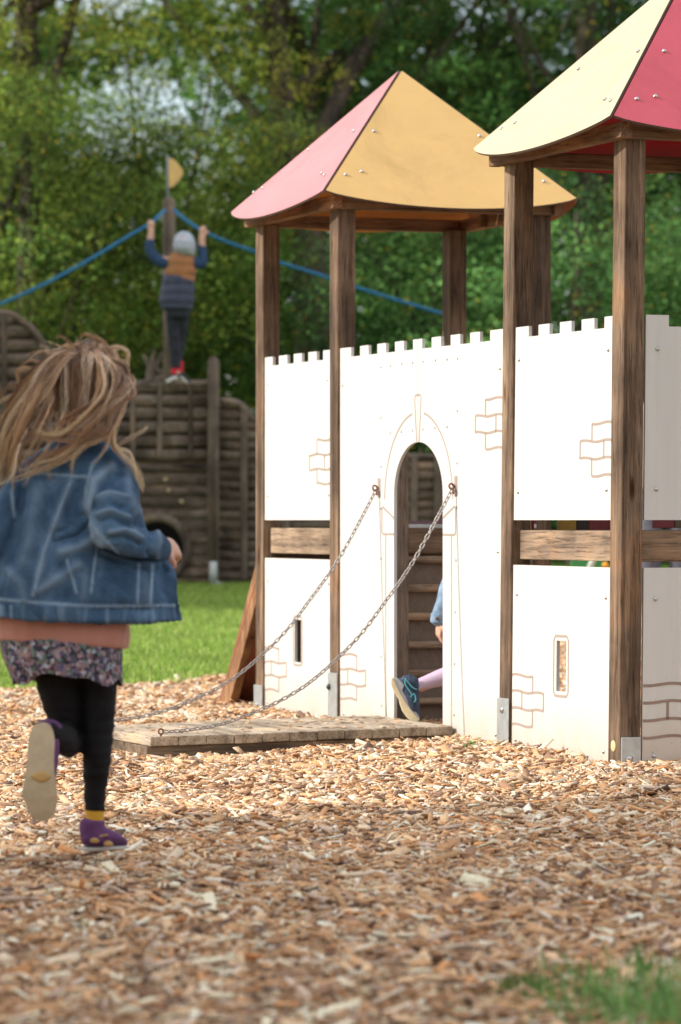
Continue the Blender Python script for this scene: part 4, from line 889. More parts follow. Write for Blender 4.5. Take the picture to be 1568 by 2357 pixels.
# hair
def strands(guides, n_per, seed, wdt=.00085, npt=26):
    g = np.random.default_rng(seed); VV = []; FF = []; CC = []; base = 0
    pal = np.array([(.46, .30, .21), (.66, .43, .29), (.82, .56, .37), (.22, .13, .09), (.88, .68, .53), (.74, .47, .29), (.30, .18, .12)])
    for gi, (pts, spread, mult) in enumerate(guides):
        wq = g.uniform(0, 6.28); P = np.array([list(px(x + (7 * math.sin(1.9 * k + wq) if 1 < k else 0), y + (6 * math.cos(2.1 * k + wq) if 1 < k else 0), GZ + d)) for k, (x, y, d) in enumerate(pts)]); cur_ = catmull(P, 12); L_ = np.r_[0, np.cumsum(np.linalg.norm(np.diff(cur_, axis=0), axis=1))]; L_ /= L_[-1]
        cl = pal[g.integers(0, len(pal))] * .7 + pal[g.integers(0, len(pal))] * .3
        for s_ in range(int(n_per * mult)):
            ln = g.uniform(.75, 1.0); t = np.linspace(0, ln, npt); c = np.stack([np.interp(t, L_, cur_[:, j]) for j in range(3)], 1)
            off = g.normal(0, 1, 3) * spread; off2 = g.normal(0, 1, 3) * spread * .8; fr = g.uniform(3, 9); ph = g.uniform(0, 6.28); am = g.uniform(.0008, .0055)
            env = (.35 + .65 * np.sin(np.pi * np.clip(t * .9 + .08, 0, 1)) ** .7)[:, None]; c = c + off * env + off2 * (t ** 1.5)[:, None] + am * np.stack([np.sin(fr * t * 3 + ph), np.cos(fr * t * 2.3 + ph), np.sin(fr * t * 2.7 + ph * 2)], 1) * t[:, None]
            r = wdt * g.uniform(.6, 1.5) * (1 - .75 * t / ln)
            d = np.gradient(c, axis=0); d /= np.linalg.norm(d, axis=1, keepdims=True) + 1e-9; a_ = np.cross(d, np.array([0, 1, .1])); a_ /= np.linalg.norm(a_, axis=1, keepdims=True) + 1e-9; b_ = np.cross(d, a_)
            ring_ = np.stack([c + (a_ * math.cos(k) + b_ * math.sin(k)) * r[:, None] for k in (0, 2.094, 4.189)], 1).reshape(-1, 3)
            col = cl * g.choice([.5, .85, 1.1, 1.45]) * g.uniform(.85, 1.15); tipc = np.clip(col * 1.3 + np.array([.10, .04, .0]), 0, .95); cm = col[None] * (1 - t[:, None]) + tipc[None] * t[:, None]
            VV.append(ring_); CC.append(np.repeat(cm, 3, 0))
            i0 = base + np.arange(npt - 1)[:, None] * 3
            for k in range(3): FF.append(np.concatenate([i0 + k, i0 + (k + 1) % 3, i0 + 3 + (k + 1) % 3, i0 + 3 + k], 1))
            base += npt * 3
    return idxmesh('hair', np.vstack(VV), np.vstack(FF), np.vstack(CC))
Gd = []
cap_c = Vector(px(200, 893, GZ)) + Vector((0, .02, 0))
g_ = random.Random(5)
# scalp hair following the head from the crown down
for i in range(64):
    az = -math.pi * .5 + (i / 63 - .5) * math.pi * 1.55; rx_, ry_, rz_ = .097, .104, .113
    pts = []
    for k, ph in enumerate((1.5, 1.2, .85, .45, .05, -.35)):
        x = cap_c.x + rx_ * math.cos(az) * math.cos(ph) * (1.0 if k < 5 else .95); y = cap_c.y + ry_ * math.sin(az) * math.cos(ph); z = cap_c.z + rz_ * math.sin(ph)
        pts.append((x / y * F + 784, 1197 - (z - H) / y * F, y - GZ))
    x0_, y0_, d0_ = pts[-1]; ex_ = g_.uniform(10, 45); dr = -26 + g_.uniform(-14, 8) if math.cos(az) < .5 else -10
    pts += [(x0_ + dr * .4, y0_ + ex_ * .5, d0_), (x0_ + dr, y0_ + ex_, d0_ + .01)]
    Gd.append((pts, .0045, .75))
def add(pts, spread=.006, mult=1.0): Gd.append((pts, spread, mult))
A_ = [[(190, 813, -.02), (141, 812, -.07), (88, 858, -.08), (53, 911, -.07), (20, 969, -.05), (-8, 1028, -.03)],
 [(195, 813, -.02), (153, 815, -.08), (114, 867, -.10), (97, 925, -.11), (67, 1013, -.10), (53, 1102, -.08)],
 [(190, 813, -.02), (132, 817, -.07), (97, 878, -.09), (44, 955, -.09), (12, 1043, -.07), (0, 1120, -.05)],
 [(195, 813, -.02), (150, 822, -.09), (110, 890, -.11), (70, 960, -.11), (30, 1050, -.10), (22, 1130, -.08)],
 [(190, 813, -.02), (128, 830, -.06), (78, 905, -.06), (34, 1000, -.05), (5, 1080, -.03), (-15, 1140, -.02)],
 [(195, 813, -.02), (140, 825, -.08), (92, 888, -.09), (60, 950, -.09), (35, 1020, -.09), (40, 1100, -.08)]]
for p in A_:
    for q_ in range(4):
        sx_, sy_, sd_ = g_.uniform(-24, 10), g_.uniform(-18, 16), g_.uniform(-.03, .02)
        add([(x + sx_ * min(1, k / 3) + 6 * math.sin(k * 1.7 + sx_), y + sy_ * min(1, k / 3) * .6, d + sd_ * min(1, k / 3)) for k, (x, y, d) in enumerate(p)], g_.choice((.0018, .003, .0045)), .85)
B_ = [[(205, 813, -.03), (240, 820, -.06), (285, 848, -.06), (304, 876, -.06), (285, 905, -.10), (205, 940, -.135), (160, 963, -.14), (126, 985, -.13)],
 [(205, 813, -.03), (250, 830, -.05), (297, 868, -.06), (300, 895, -.09), (262, 925, -.12), (215, 960, -.14), (175, 985, -.14), (150, 975, -.13)],
 [(210, 813, -.03), (258, 838, -.05), (290, 880, -.07), (275, 940, -.10), (255, 984, -.12), (205, 1014, -.13), (164, 1019, -.13), (117, 1005, -.13), (65, 1007, -.12)],
 [(210, 813, -.03), (255, 845, -.06), (264, 880, -.09), (252, 925, -.11), (255, 969, -.12), (240, 1005, -.13), (191, 1016, -.14), (147, 1036, -.14), (88, 1062, -.13), (62, 1115, -.12)],
 [(215, 815, -.03), (262, 850, -.05), (276, 900, -.07), (262, 960, -.10), (225, 1000, -.125), (180, 1030, -.13), (166, 1050, -.13), (164, 1088, -.12)],
 [(215, 815, -.03), (268, 855, -.04), (283, 910, -.05), (262, 975, -.08), (262, 1022, -.09), (290, 1052, -.08), (308, 1087, -.08), (323, 1128, -.07)],
 [(205, 813, -.03), (245, 830, -.07), (262, 870, -.09), (235, 930, -.12), (205, 990, -.13), (150, 1045, -.14), (85, 1075, -.13), (20, 1100, -.11)],
 [(200, 813, -.03), (235, 840, -.09), (240, 900, -.12), (210, 950, -.13), (160, 1000, -.13), (112, 1010, -.13), (80, 1000, -.12)]]
for p in B_:
    for q_ in range(3):
        sx_, sy_, sd_ = g_.uniform(-10, 10), g_.uniform(-16, 10), g_.uniform(-.03, .012)
        add([(x + sx_ * min(1, k / 3) + 4 * math.sin(k * 1.3 + sy_), y + (sy_ * min(1, k / 3) + 5 * math.sin(k * 1.9 + sx_)) * .8, d + sd_ * min(1, k / 3)) for k, (x, y, d) in enumerate(p)], g_.choice((.0015, .0025, .004)), .85)
for x in (150, 168, 186, 204, 222, 240): add([(200, 813, -.02), (x + 5, 830, -.09), (x, 880, -.10), (x - 4, 950, -.10), (x - 12, 1010, -.10), (x - 16, 1018, -.10)], .005, .8)
for p, s_, m_ in (([(262, 880, -.04), (255, 831, -.03), (235, 796, -.02), (202, 768, 0), (185, 778, 0), (182, 796, 0)],   .0022, 1.0), ([(245, 812, -.02), (262, 800, -.02), (285, 810, -.02), (295, 835, -.02), (297, 862, -.02)], .0028, 1.2), ([(262, 1030, -.05), (293, 1013, -.05), (320, 1000, -.04), (350, 981, -.03)], .0024, 1.1),
    ([(110, 862, -.05), (82, 851, -.05), (55, 848, -.05), (41, 862, -.04), (38, 900, -.04)], .0026, 1.0), ([(90, 905, -.05), (50, 905, -.05), (10, 915, -.04), (-15, 932, -.04)], .003, 1.0), ([(70, 900, -.05), (30, 885, -.05), (8, 905, -.05), (2, 925, -.05)], .0018, .7), ([(300, 1060, -.06), (312, 1080, -.06), (318, 1110, -.06), (326, 1140, -.05)], .003, .9), ([(170, 812, -.03), (150, 798, -.02), (130, 813, -.01), (120, 822, 0)], .003, .3), ([(215, 813, -.02), (225, 785, -.02), (215, 778, -.01), (200, 782, 0)], .0015, .4)): add(p, s_, m_)
for i in range(46):
    a0 = g_.uniform(-.3, math.pi + .5); rx0 = 98; sx_, sy_ = 200 + rx0 * math.cos(a0) * .93, 893 - 100 * math.sin(a0) * .9; ln = g_.uniform(20, 75); dirx = math.cos(a0) * .7 - .5 + g_.uniform(-.3, .3); diry = -math.sin(a0) * .5 + g_.uniform(-.2, .5)
    add([(sx_ - 12 * math.cos(a0), sy_ + 10, -.04), (sx_, sy_, -.04), (sx_ + dirx * ln * .6, sy_ + diry * ln * .6 - 6, -.04), (sx_ + dirx * ln, sy_ + diry * ln + g_.uniform(-4, 16), -.03)], .0016, .16)
for i in range(9):
    x0_ = g_.uniform(-10, 260); y0_ = 1000 + g_.uniform(-40, 40) + (260 - x0_) * .22; add([(x0_ + 50, y0_ - 90, -.12), (x0_ + 25, y0_ - 30, -.14), (x0_ + g_.uniform(-14, 14), y0_ + g_.uniform(10, 40), -.135), (x0_ + g_.uniform(-32, 14), y0_ + g_.uniform(45, 80), -.12)], .0016, .3)
gl('hair', strands(Gd, 44, 11), vcol('hair_strand', .38, .15, .5))
hc = remesh('hair_cap', [tube([(cap_c.x, cap_c.y, cap_c.z + .110, .035, .04), (cap_c.x, cap_c.y, cap_c.z + .094, .066, .07), (cap_c.x, cap_c.y, cap_c.z + .05, .09, .096), (cap_c.x, cap_c.y, cap_c.z - .01, .09, .096), (cap_c.x - .005, cap_c.y - .01, cap_c.z - .06, .075, .075), (cap_c.x - .02, cap_c.y - .02, cap_c.z - .11, .06, .055)], 20, 4, (0, 1, 0))], .006, 3)
displace(hc, lambda c: -.03 * max(0, min(1, (c.y - cap_c.y - .02) / .05)) if c.z < cap_c.z + .06 else 0)
gl('hair_base', hc, plain('hair_dark', (.10, .06, .04), .6))

# --- generic small figure
def fig(root, parts_): pass
# boy on the ship
BZ = 29.3
boy_z = 29.62
BO = px(405, 880, boy_z); boy = empty('person', BO, 'boy in grey knitted hat and brown and navy vest holding the blue rope', 'person')
def bl(name, me, mat, parent=None, sm=True): me.transform(Matrix.Translation(-BO)); return link(name, me, mat, parent or boy, sm)
Bz = boy_z
hp, hq = head_parts(px(424, 570, Bz), .95, (.1, 1, .25))
body = hp + [T([(424, 585, Bz, 14), (420, 605, Bz, 16)]), T([(419, 598, Bz, 22, .055), (416, 640, Bz, 22, .06), (408, 700, Bz, 22, .06), (407, 728, Bz, 20, .05)]),
 T([(394, 604, Bz, 12), (362, 596, Bz + .01, 11), (346, 572, Bz + .02, 9.5), (347, 545, Bz + .03, 8), (348.5, 527, Bz + .04, 7)]),
 T([(440, 602, Bz, 12), (462, 606, Bz + .01, 11), (465, 582, Bz + .02, 9.5), (465, 555, Bz + .03, 8), (466, 540, Bz + .04, 7)]),
 T([(398, 725, Bz, 10), (402, 780, Bz, 8), (405, 835, Bz, 7), (406, 862, Bz, 9)]), T([(418, 725, Bz, 10), (414, 780, Bz + .05, 8), (410, 830, Bz + .05, 7), (410, 850, Bz + .05, 7)])]
body += hand_parts(px(348.5, 529, Bz + .04), (0, -.15, 1), (0, 1, .2), 1, .98, 1.0)
body += hand_parts(px(466, 543, Bz + .04), (0, -.15, 1), (0, 1, .2), -1, .98, 1.0)
bl('body', remesh('body', body, .0055, 2), SKIN); eyes(boy, hq, .95, BO)
HATM = plain('grey_knit', (.42, .47, .55), .9, 0, .25, 30, .6)
bl('hat', remesh('hat', [tube([(*px(421, 538, Bz - .03), .04, .05), (*px(422, 545, Bz - .02), .072, .09), (*px(424, 560, Bz - .01), .086, .112), (*px(424, 576, Bz - .005), .086, .112), (*px(422, 585, Bz - .01), .078, .10)], 20, 4, (0, 1, 0))], .006, 2), HATM)
NAVS = plain('blue_sleeve', (.018, .055, .13), .8, 0, .2, 20, .3); NAVY = plain('navy_quilt', (.045, .055, .10), .65, 0, .2, 14, .4); TAN = plain('tan_quilt', (.36, .155, .055), .65, 0, .15, 14, .4)
bl('sweater', remesh('shirt', [T([(419, 592, Bz, 20, .06), (419, 612, Bz, 29, .078), (414, 690, Bz, 30, .09)]), T([(424, 582, Bz, 17, .07), (422, 598, Bz, 20, .07)]), T([(392, 608, Bz, 14), (362, 598, Bz + .01, 13.5), (345.5, 575, Bz + .02, 12), (346.5, 552, Bz + .03, 10)]), T([(442, 605, Bz, 14), (464, 606, Bz + .01, 13), (465.5, 585, Bz + .02, 12), (464, 566, Bz + .03, 10)])], .007, 3), NAVS)
def quilt(c): z = (c.z - BO.z); return .010 * abs(math.sin(z * 42)) ** .6 + .003 * noise.noise(c * 20)
v1 = remesh('vest', [T([(419, 588, Bz, 26, .07), (418, 600, Bz, 30, .085), (417, 620, Bz, 33, .095), (413, 642, Bz, 34, .10)])], .007, 2); displace(v1, quilt); bl('vest', v1, TAN)
v2 = remesh('vest', [T([(412, 636, Bz, 34.5, .10), (410, 660, Bz, 36, .105), (407, 690, Bz, 38, .11), (406, 708, Bz, 35, .105)])], .007, 2); displace(v2, quilt); bl('vest_lower', v2, NAVY)
PANT = plain('dark_trousers', (.014, .017, .030), .75, 0, .35, 12, .4)
tr_ = remesh('trousers', [T([(409, 700, Bz, 28, .085), (409, 730, Bz, 27, .085)]), T([(397, 725, Bz, 16.5), (401, 780, Bz, 14), (404, 825, Bz, 12), (405, 848, Bz, 11.5)]), T([(419, 725, Bz, 16.5), (415, 780, Bz + .05, 14), (410, 825, Bz + .05, 11.5), (410, 838, Bz + .05, 11)])], .007, 3); displace(tr_, lambda c: .005 * noise.noise(Vector((c.x * 14, c.y * 14, c.z * 28)))); bl('trousers', tr_, PANT)
RS = plain('red_sock', (.65, .02, .04), .8); bl('sock', pymesh('sock', *T([(411, 832, Bz + .05, 10.5), (413, 850, Bz + .05, 9.5), (413, 858, Bz + .05, 9)])), RS); bl('sock', pymesh('sock', *T([(405, 845, Bz, 10), (402, 862, Bz, 9)])), RS)
BLK = plain('black_canvas', (.02, .02, .022), .7); WSO = plain('white_rubber', (.72, .70, .68), .6)
for pts in ([(402, 855, 9, Bz + .05), (412, 860, 10, Bz + .05), (424, 870, 8, Bz + .07), (433, 878, 5, Bz + .09)], [(387, 876, 7, Bz - .02), (396, 870, 9, Bz - .01), (405, 866, 9, Bz), (412, 870, 6, Bz + .01)]):
    s_ = bl('shoe', remesh('shoe', [T([(x, y, z, r_, .035) for x, y, r_, z in pts])], .005, 2), BLK)
    bl('shoe_sole', remesh('sole', [T([(x - 3, y + r_ * .45, z - .022, r_ * .55, .026) for x, y, r_, z in pts])], .004, 1), WSO, s_)

# child stepping through the gate
cz = 15.42
CO = px(1075, 1650, cz); CO.z = .0; kid = empty('person', CO, 'child in a denim jacket, lilac leggings and navy sneakers stepping in through the arched gate', 'person')
def kl(name, me, mat, parent=None, sm=True): me.transform(Matrix.Translation(-CO)); return link(name, me, mat, parent or kid, sm)
K = cz
hp, hq = head_parts(px(1094, 1122, K + .1), .95, (1, .2, -.1))
body = hp + [T([(1090, 1170, K + .1, 22), (1086, 1200, K + .1, 24)]), T([(1084, 1192, K + .1, 34, .065), (1084, 1260, K + .1, 38, .08), (1082, 1340, K + .1, 36, .08), (1082, 1395, K + .1, 40, .085)]),
 T([(1078, 1212, K + .0, 20), (1056, 1290, K - .0, 18), (1036, 1350, K - .01, 16), (1015, 1420, K - .02, 12), (1012, 1436, K - .02, 11)]),
 T([(1092, 1212, K + .2, 20), (1120, 1290, K + .2, 18), (1150, 1340, K + .2, 14), (1170, 1350, K + .2, 11)]),
 T([(1080, 1390, K + .05, 38), (1096, 1460, K + .03, 32), (1098, 1510, K + .0, 26), (1050, 1548, K - .02, 23), (1000, 1565, K - .03, 17), (962, 1580, K - .04, 15)]),
 T([(1092, 1390, K + .16, 38), (1125, 1480, K + .16, 30), (1120, 1560, K + .16, 23), (1112, 1640, K + .16, 15)])]
body += hand_parts(px(1012, 1432, K - .02), (-.05, .1, -1), (.9, .3, 0), 1, 1.0, .55)
body += hand_parts(px(1170, 1350, K + .2), (1, 0, -.1), (0, -.5, -1), 1, 1.0, .9)
kl('body', remesh('body', body, .0055, 2), SKIN); eyes(kid, hq, .95, CO)
DEN2 = plain('light_denim', (.20, .30, .43), .85, 0, .4, 22, .4); LIL = plain('lilac_leggings', (.58, .44, .58), .8, 0, .06, 40, .3)
j2 = remesh('jacket', [T([(1086, 1188, K + .1, 40, .09), (1084, 1230, K + .1, 54, .115), (1083, 1320, K + .1, 52, .115), (1083, 1390, K + .1, 54, .12)]), T([(1078, 1212, K + .01, 26), (1056, 1290, K - .0, 25), (1036, 1350, K - .01, 24), (1018, 1410, K - .02, 22), (1012, 1424, K - .02, 20.5)]), T([(1092, 1212, K + .2, 26), (1120, 1290, K + .2, 24), (1150, 1336, K + .2, 20)])], .006, 3)
displace(j2, lambda c: .004 * noise.noise(c * 18)); jk2 = kl('jacket', j2, DEN2)
kl('cuff', remesh('cuff', [T([(1014, 1414, K - .02, 22.5), (1011.5, 1434, K - .02, 21.5)], hint=(0, 1, 0))], .004, 1), DEN2, jk2)
kl('button', pymesh('b', *ring(px(1006, 1424, K - .06), .004, .003, (0, -1, 0))), RUST, jk2)
kl('leggings', remesh('lg', [T([(1080, 1375, K + .05, 42), (1096, 1460, K + .03, 35), (1098, 1512, K + .0, 29), (1052, 1547, K - .02, 25), (1008, 1562, K - .03, 19.5), (975, 1573, K - .04, 15.5), (958, 1579, K - .045, 14.5)]), T([(1092, 1380, K + .16, 42), (1125, 1480, K + .16, 33), (1120, 1560, K + .16, 25), (1112, 1630, K + .16, 17)])], .0055, 3), LIL)
HAIRB = plain('light_brown_hair', (.30, .19, .11), .6); kl('hair', remesh('hair', [tube([(*px(1090, 1058, K + .1), .04), (*px(1088, 1080, K + .1), .085), (*px(1084, 1110, K + .1), .092), (*px(1076, 1150, K + .1), .075), (*px(1068, 1190, K + .1), .06)], 16, 4)], .007, 3), HAIRB)
SN = plain('navy_mesh', (.035, .055, .10), .7, 0, .5, 60, .4); GM = plain('grey_midsole', (.42, .43, .47), .55, 0, .12, 30); CS = plain('cream_outsole', (.76, .64, .42), .7, 0, .08, 30, .3); TEAL = plain('teal_trim', (.10, .42, .48), .5)
zs_ = K - .045
def prism(pts, d0, d1, round_=.004, name='prism'):
    V = [px(x, y, zs_ + d0) for x, y in pts] + [px(x, y, zs_ + d1) for x, y in pts]; n_ = len(pts)
    t_ = tessellate_polygon([[Vector((x, y, 0)) for x, y in pts]]); Fc = [tuple(t) for t in t_] + [tuple(i + n_ for i in t[::-1]) for t in t_] + [(i, (i + 1) % n_, (i + 1) % n_ + n_, i + n_) for i in range(n_)]
    me = pymesh(name, V, Fc); bm = bmesh.new(); bm.from_mesh(me); bmesh.ops.recalc_face_normals(bm, faces=bm.faces); bm.to_mesh(me); bm.free(); return me
def Zp(L_): return [(805.6 + .2569 * a, 1265.9 + .2569 * b_) for a, b_ in L_]
up_ = kl('shoe', remesh('shoe', [T([(922, 1570, zs_, 20, .032), (938, 1590, zs_, 25, .036), (948, 1622, zs_, 19, .04), (958, 1648, zs_, 9, .034)]), T([(928, 1572, zs_, 18, .03), (948, 1574, zs_, 19, .032), (960, 1584, zs_, 15, .028)])], .004, 3), SN)
bevel(kl('midsole', prism(Zp([(395, 1142), (430, 1150), (470, 1185), (490, 1215), (470, 1255), (500, 1310), (540, 1375), (580, 1430), (612, 1480), (628, 1500), (610, 1512), (560, 1455), (500, 1380), (450, 1300), (405, 1215), (378, 1165)]), -.036, .04), GM, up_, False), .004, 2)
bevel(kl('shoe_sole', prism(Zp([(382, 1140), (396, 1143), (402, 1175), (420, 1222), (462, 1300), (508, 1378), (566, 1452), (612, 1505), (628, 1508), (620, 1530), (590, 1538), (545, 1530), (505, 1495), (468, 1440), (448, 1385), (438, 1340), (420, 1310), (385, 1255), (366, 1200), (366, 1155)]), -.039, .043), CS, up_, False), .004, 2)
for L_ in ([(500, 1150), (495, 1200), (530, 1255), (560, 1300)], [(540, 1320), (575, 1290), (590, 1345), (560, 1365), (540, 1325)], [(510, 1170), (560, 1230), (600, 1250)]):
    P_ = Zp(L_); kl('trim', pymesh('t', *T([(x, y, zs_ - .035, 1.6, .003) for x, y in P_], seg=6)), TEAL, up_)
kl('laces', pymesh('l', *T([(x, y, zs_ - .03, 1.6, .004) for x, y in Zp([(525, 1120), (540, 1112), (548, 1130), (530, 1140)])], seg=6)), SN, up_)
s2_ = kl('shoe', remesh('shoe2', [T([(1100, 1640, K + .16, 20, .034), (1125, 1652, K + .16, 22, .04), (1160, 1660, K + .16, 12, .034)])], .005, 2), SN)

# ------------------------------------------------------------------ pirate ship behind
SZ = 30.0; k0 = SZ / F
ship = empty('play_ship', (px(300, 1350, SZ).x, SZ, .33), 'weathered grey brown wooden play ship with mast, porthole and blue ropes', 'play ship')
SO = ship.location.copy()
def sp(name, me, mat, parent=None, sm=False, bv=0, **kw):
    me.transform(Matrix.Translation(-SO)); o = link(name, me, mat, parent or ship, sm, **kw)
    if bv: bevel(o, bv, 2)
    return o
def pbox(mb, x0, x1, y0, y1, d0, d1, z=SZ):
    a = px(x0, y1, z); b_ = px(x1, y0, z); mb.box(a.x, b_.x, z + d0, z + d1, a.z, b_.z); return mb
def halflog(mb, x0, x1, y, r_px, d, z=SZ, tap=1):
    r = r_px * k0; c0 = px(x0, y, z + d); c1 = px(x1, y, z + d); mb.add(*tube([(*c0, r, r * .75), (*c1, r, r * .75)], 10, 1, (0, 1, 0), smoothpath=False))
def topprof(x):
    P_ = [(-400, 690), (-150, 700), (0, 716), (30, 723), (49, 736), (67, 749), (85, 769), (106, 798), (128, 812), (200, 852), (300, 882), (490, 878), (506, 918), (530, 920), (550, 926), (565, 940), (590, 970), (650, 1015), (760, 1040), (900, 1047), (1250, 1052)]
    return float(np.interp(x, [p[0] for p in P_], [p[1] for p in P_]))
# backing wall following the profile
xs_ = list(np.linspace(-400, 1250, 90)); ol = [(x, topprof(x) + 6) for x in xs_]; 
def wallprism(xr, ybot, d0, d1, inner=None):
    pts = [(x, topprof(x) + 5) for x in np.linspace(xr[0], xr[1], 40)]; pts = [(xr[0], ybot)] + pts + [(xr[1], ybot)]
    loops = [[Vector((x, y, 0)) for x, y in pts]] + ([[Vector((x, y, 0)) for x, y in inner]] if inner else []); t_ = tessellate_polygon(loops); al = pts + (inner or []); n_ = len(al)
    V = [px(x, y, SZ) + Vector((0, d0, 0)) for x, y in al] + [px(x, y, SZ) + Vector((0, d1, 0)) for x, y in al]; Fc = [tuple(t) for t in t_] + [tuple(i + n_ for i in t[::-1]) for t in t_]; st = 0
    for lp_ in loops:
        m_ = len(lp_)
        for i in range(m_): a = st + i; b_ = st + (i + 1) % m_; Fc.append((a, b_, b_ + n_, a + n_))
        st += m_
    me = pymesh('w', V, Fc); bm = bmesh.new(); bm.from_mesh(me); bmesh.ops.recalc_face_normals(bm, faces=bm.faces); bm.to_mesh(me); bm.free(); return me
hole = [(361 + 60 * math.cos(a), 1262 + 60 * math.sin(a)) for a in np.linspace(0, 2 * math.pi, 28, endpoint=False)]
sp('hull_wall', wallprism((-400, 490), 1338, .06, .14, hole), SHIPW); sp('hull_wall', wallprism((500, 1250), 1338, .06, .14), SHIPW)
# horizontal lapped slabs, upper hull
rj = random.Random(2)
def slabs(x0, x1, y0, y1, pitch, d, r_, name, cut=None):
    mb = MB(); y = y0 + pitch / 2
    while y < y1:
        xa, xb = x0, x1
        if topprof(x0) > y - r_ * .6:
            xs2 = [x for x in np.linspace(x0, x1, 200) if topprof(x) < y - r_ * .6]
            if not xs2: y += pitch; continue
            xa, xb = xs2[0], xs2[-1]
        else:
            xs2 = [x for x in np.linspace(x0, x1, 200) if topprof(x) < y - r_ * .6]; xb = xs2[-1] if xs2[-1] < x1 - 4 else x1
        segs = [(xa, xb)]
        if cut:
            cx_, cy_, cr_ = cut
            if abs(y - cy_) < cr_ + r_: hw_ = math.sqrt(max(0, cr_ ** 2 - max(0, abs(y - cy_) - r_ * .5) ** 2)); segs = [(xa, cx_ - hw_), (cx_ + hw_, xb)]
        for a, b_ in segs:
            if b_ - a > 5: halflog(mb, a, b_, y + rj.uniform(-1, 1), r_ * rj.uniform(.92, 1.03), d + rj.uniform(-.006, .006))
        y += pitch
    return sp(name, mb.mesh(name), SHIPW, sm=True)
slabs(-400, 488, 716, 1056, 31.5, .03, 15, 'upper_planks'); slabs(-400, 488, 1064, 1338, 27, .07, 12, 'lower_planks', (361, 1262, 66)); slabs(502, 1250, 922, 1338, 23, .06, 10.5, 'bow_planks')
bt = [(-150, 11), (-60, 11), (3, 14), (108, 11), (220, 11), (300, 12), (362, 12), (433, 12), (553, 17), (650, 17), (760, 17), (1000, 17), (945, 17)]
for x, wd in bt:
    yb_ = 1052 if x < 490 else 1334
    yt_ = max(topprof(x - wd / 2), topprof(x + wd / 2)) + 2
    if x > 490 or x < 490: sp('batten', pbox(MB(), x, x + wd, yt_, yb_, -.02 if x < 490 else .015, .05).mesh('batten'), SHIPV, bv=.008)
sp('top_rail', pymesh('top_rail', *tube([(*(px(x, topprof(x) + 4, SZ) + Vector((0, .05, 0))), .03, .07) for x in (-400, -150, 0, 30, 49, 67, 85, 106, 128, 200, 300, 400, 488)], 10, 3, (0, 1, 0))), SHIPW, sm=True)
sp('top_rail', pymesh('top_rail', *tube([(*(px(x, topprof(x) + 4, SZ) + Vector((0, .08, 0))), .03, .05) for x in (508, 530, 550, 565, 590, 650, 760, 900, 1250)], 10, 3, (0, 1, 0))), SHIPW, sm=True)
sp('deck', pbox(MB(), -100, 488, 884, 893, .14, 1.4).mesh('deck'), SHIPW)
sp('porthole_ring', pymesh('ring', *ring(px(361, 1262, SZ) + Vector((0, .045, 0)), 71 * k0, 10.5 * k0, (0, -1, 0), 40, 10)), SHIPV, sm=True)
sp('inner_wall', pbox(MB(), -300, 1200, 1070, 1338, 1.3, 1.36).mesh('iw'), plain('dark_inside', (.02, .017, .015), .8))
def pole(x, y0, y1, r_, d, name, mat=SHIPV, tz=SZ):
    a = px(x, y1, tz) + Vector((0, d, 0)); b_ = px(x, y0, tz) + Vector((0, d, 0)); return sp(name, pymesh(name, *tube([(*a, r_ * k0), (*(a * .5 + b_ * .5), r_ * k0), (*(b_ - Vector((0, 0, .03))), r_ * k0), (*b_, r_ * k0 * .7)], 16, 1, (0, 1, 0), smoothpath=False)), mat, sm=True)
pole(492, 826, 1290, 13.5, -.06, 'corner_post')
pole(492, 1284, 1352, 10.5, -.06, 'post_foot', ZINC)
sp('foot_strut', pymesh('fs', *tube([(*(px(495, 1340, SZ) + Vector((0, -.06, 0))), .016), (*(px(515, 1347, SZ) + Vector((0, -.1, 0))), .016), (*(px(537, 1354, SZ) + Vector((0, -.16, 0))), .016)], 8, 3)), ZINC, sm=True)
mast = pole(389, 456, 900, 14, .02, 'mast')
for x, y in ((381, 1104), (388, 1129), (418, 1155)): sp('climbing_hold', pymesh('ch', *tube([(*(px(x, y, SZ) + Vector((0, .05, 0))), .02), (*(px(x, y, SZ) + Vector((0, -.01, 0))), .018)], 10, 2, (0, 0, 1))), plain('pale_knob', (.45, .36, .22), .7), sm=True)
# flag
fpole = sp('flag_pole', pymesh('fp', *tube([(*px(386, 458, SZ), .009), (*px(386, 358, SZ), .009)], 8, 1)), plain('grey_pole', (.25, .29, .32), .5), mast, sm=True)
fl = [(389, 364), (396, 364), (404, 370), (413, 380), (421, 391), (421.5, 402), (413, 414), (405, 423), (398, 430), (389, 431)]
V = [px(x, y, SZ - .006) for x, y in fl] + [px(x, y, SZ + .006) for x, y in fl]; n_ = len(fl)
sp('flag', pymesh('flag', V, [tuple(range(n_)), tuple(range(2 * n_ - 1, n_ - 1, -1))] + [(i, i + n_, (i + 1) % n_ + n_, (i + 1) % n_) for i in range(n_)]), plain('flag_yellow', (.78, .52, .19), .5), mast)
ROPE = plain('blue_rope', (.012, .16, .33), .7, 0, .3, 60, .5)
def rope(pts): 
    V_, F_ = tube([(*px(x, y, z), .0135) for x, y, z in pts], 10, 6); return sp('rope', pymesh('rope', V_, F_), ROPE, sm=True)
rope([(380, 484, 29.95), (362, 500, 29.75), (347.5, 514, 29.68), (300, 541, 29.6), (200, 601, 29.4), (100, 655, 29.2), (0, 700, 29.1), (-120, 745, 29), (-300, 800, 28.8)])
rope([(400, 483, 29.95), (430, 508, 29.75), (466, 531, 29.68), (520, 556, 29.7), (588, 580, 29.8), (650, 606, 29.9), (740, 634, 30), (850, 671, 30.1), (1018, 722, 30.3), (1050, 732, 30.35)])
pole(1048, 715, 1050, 11, .3, 'rope_post')
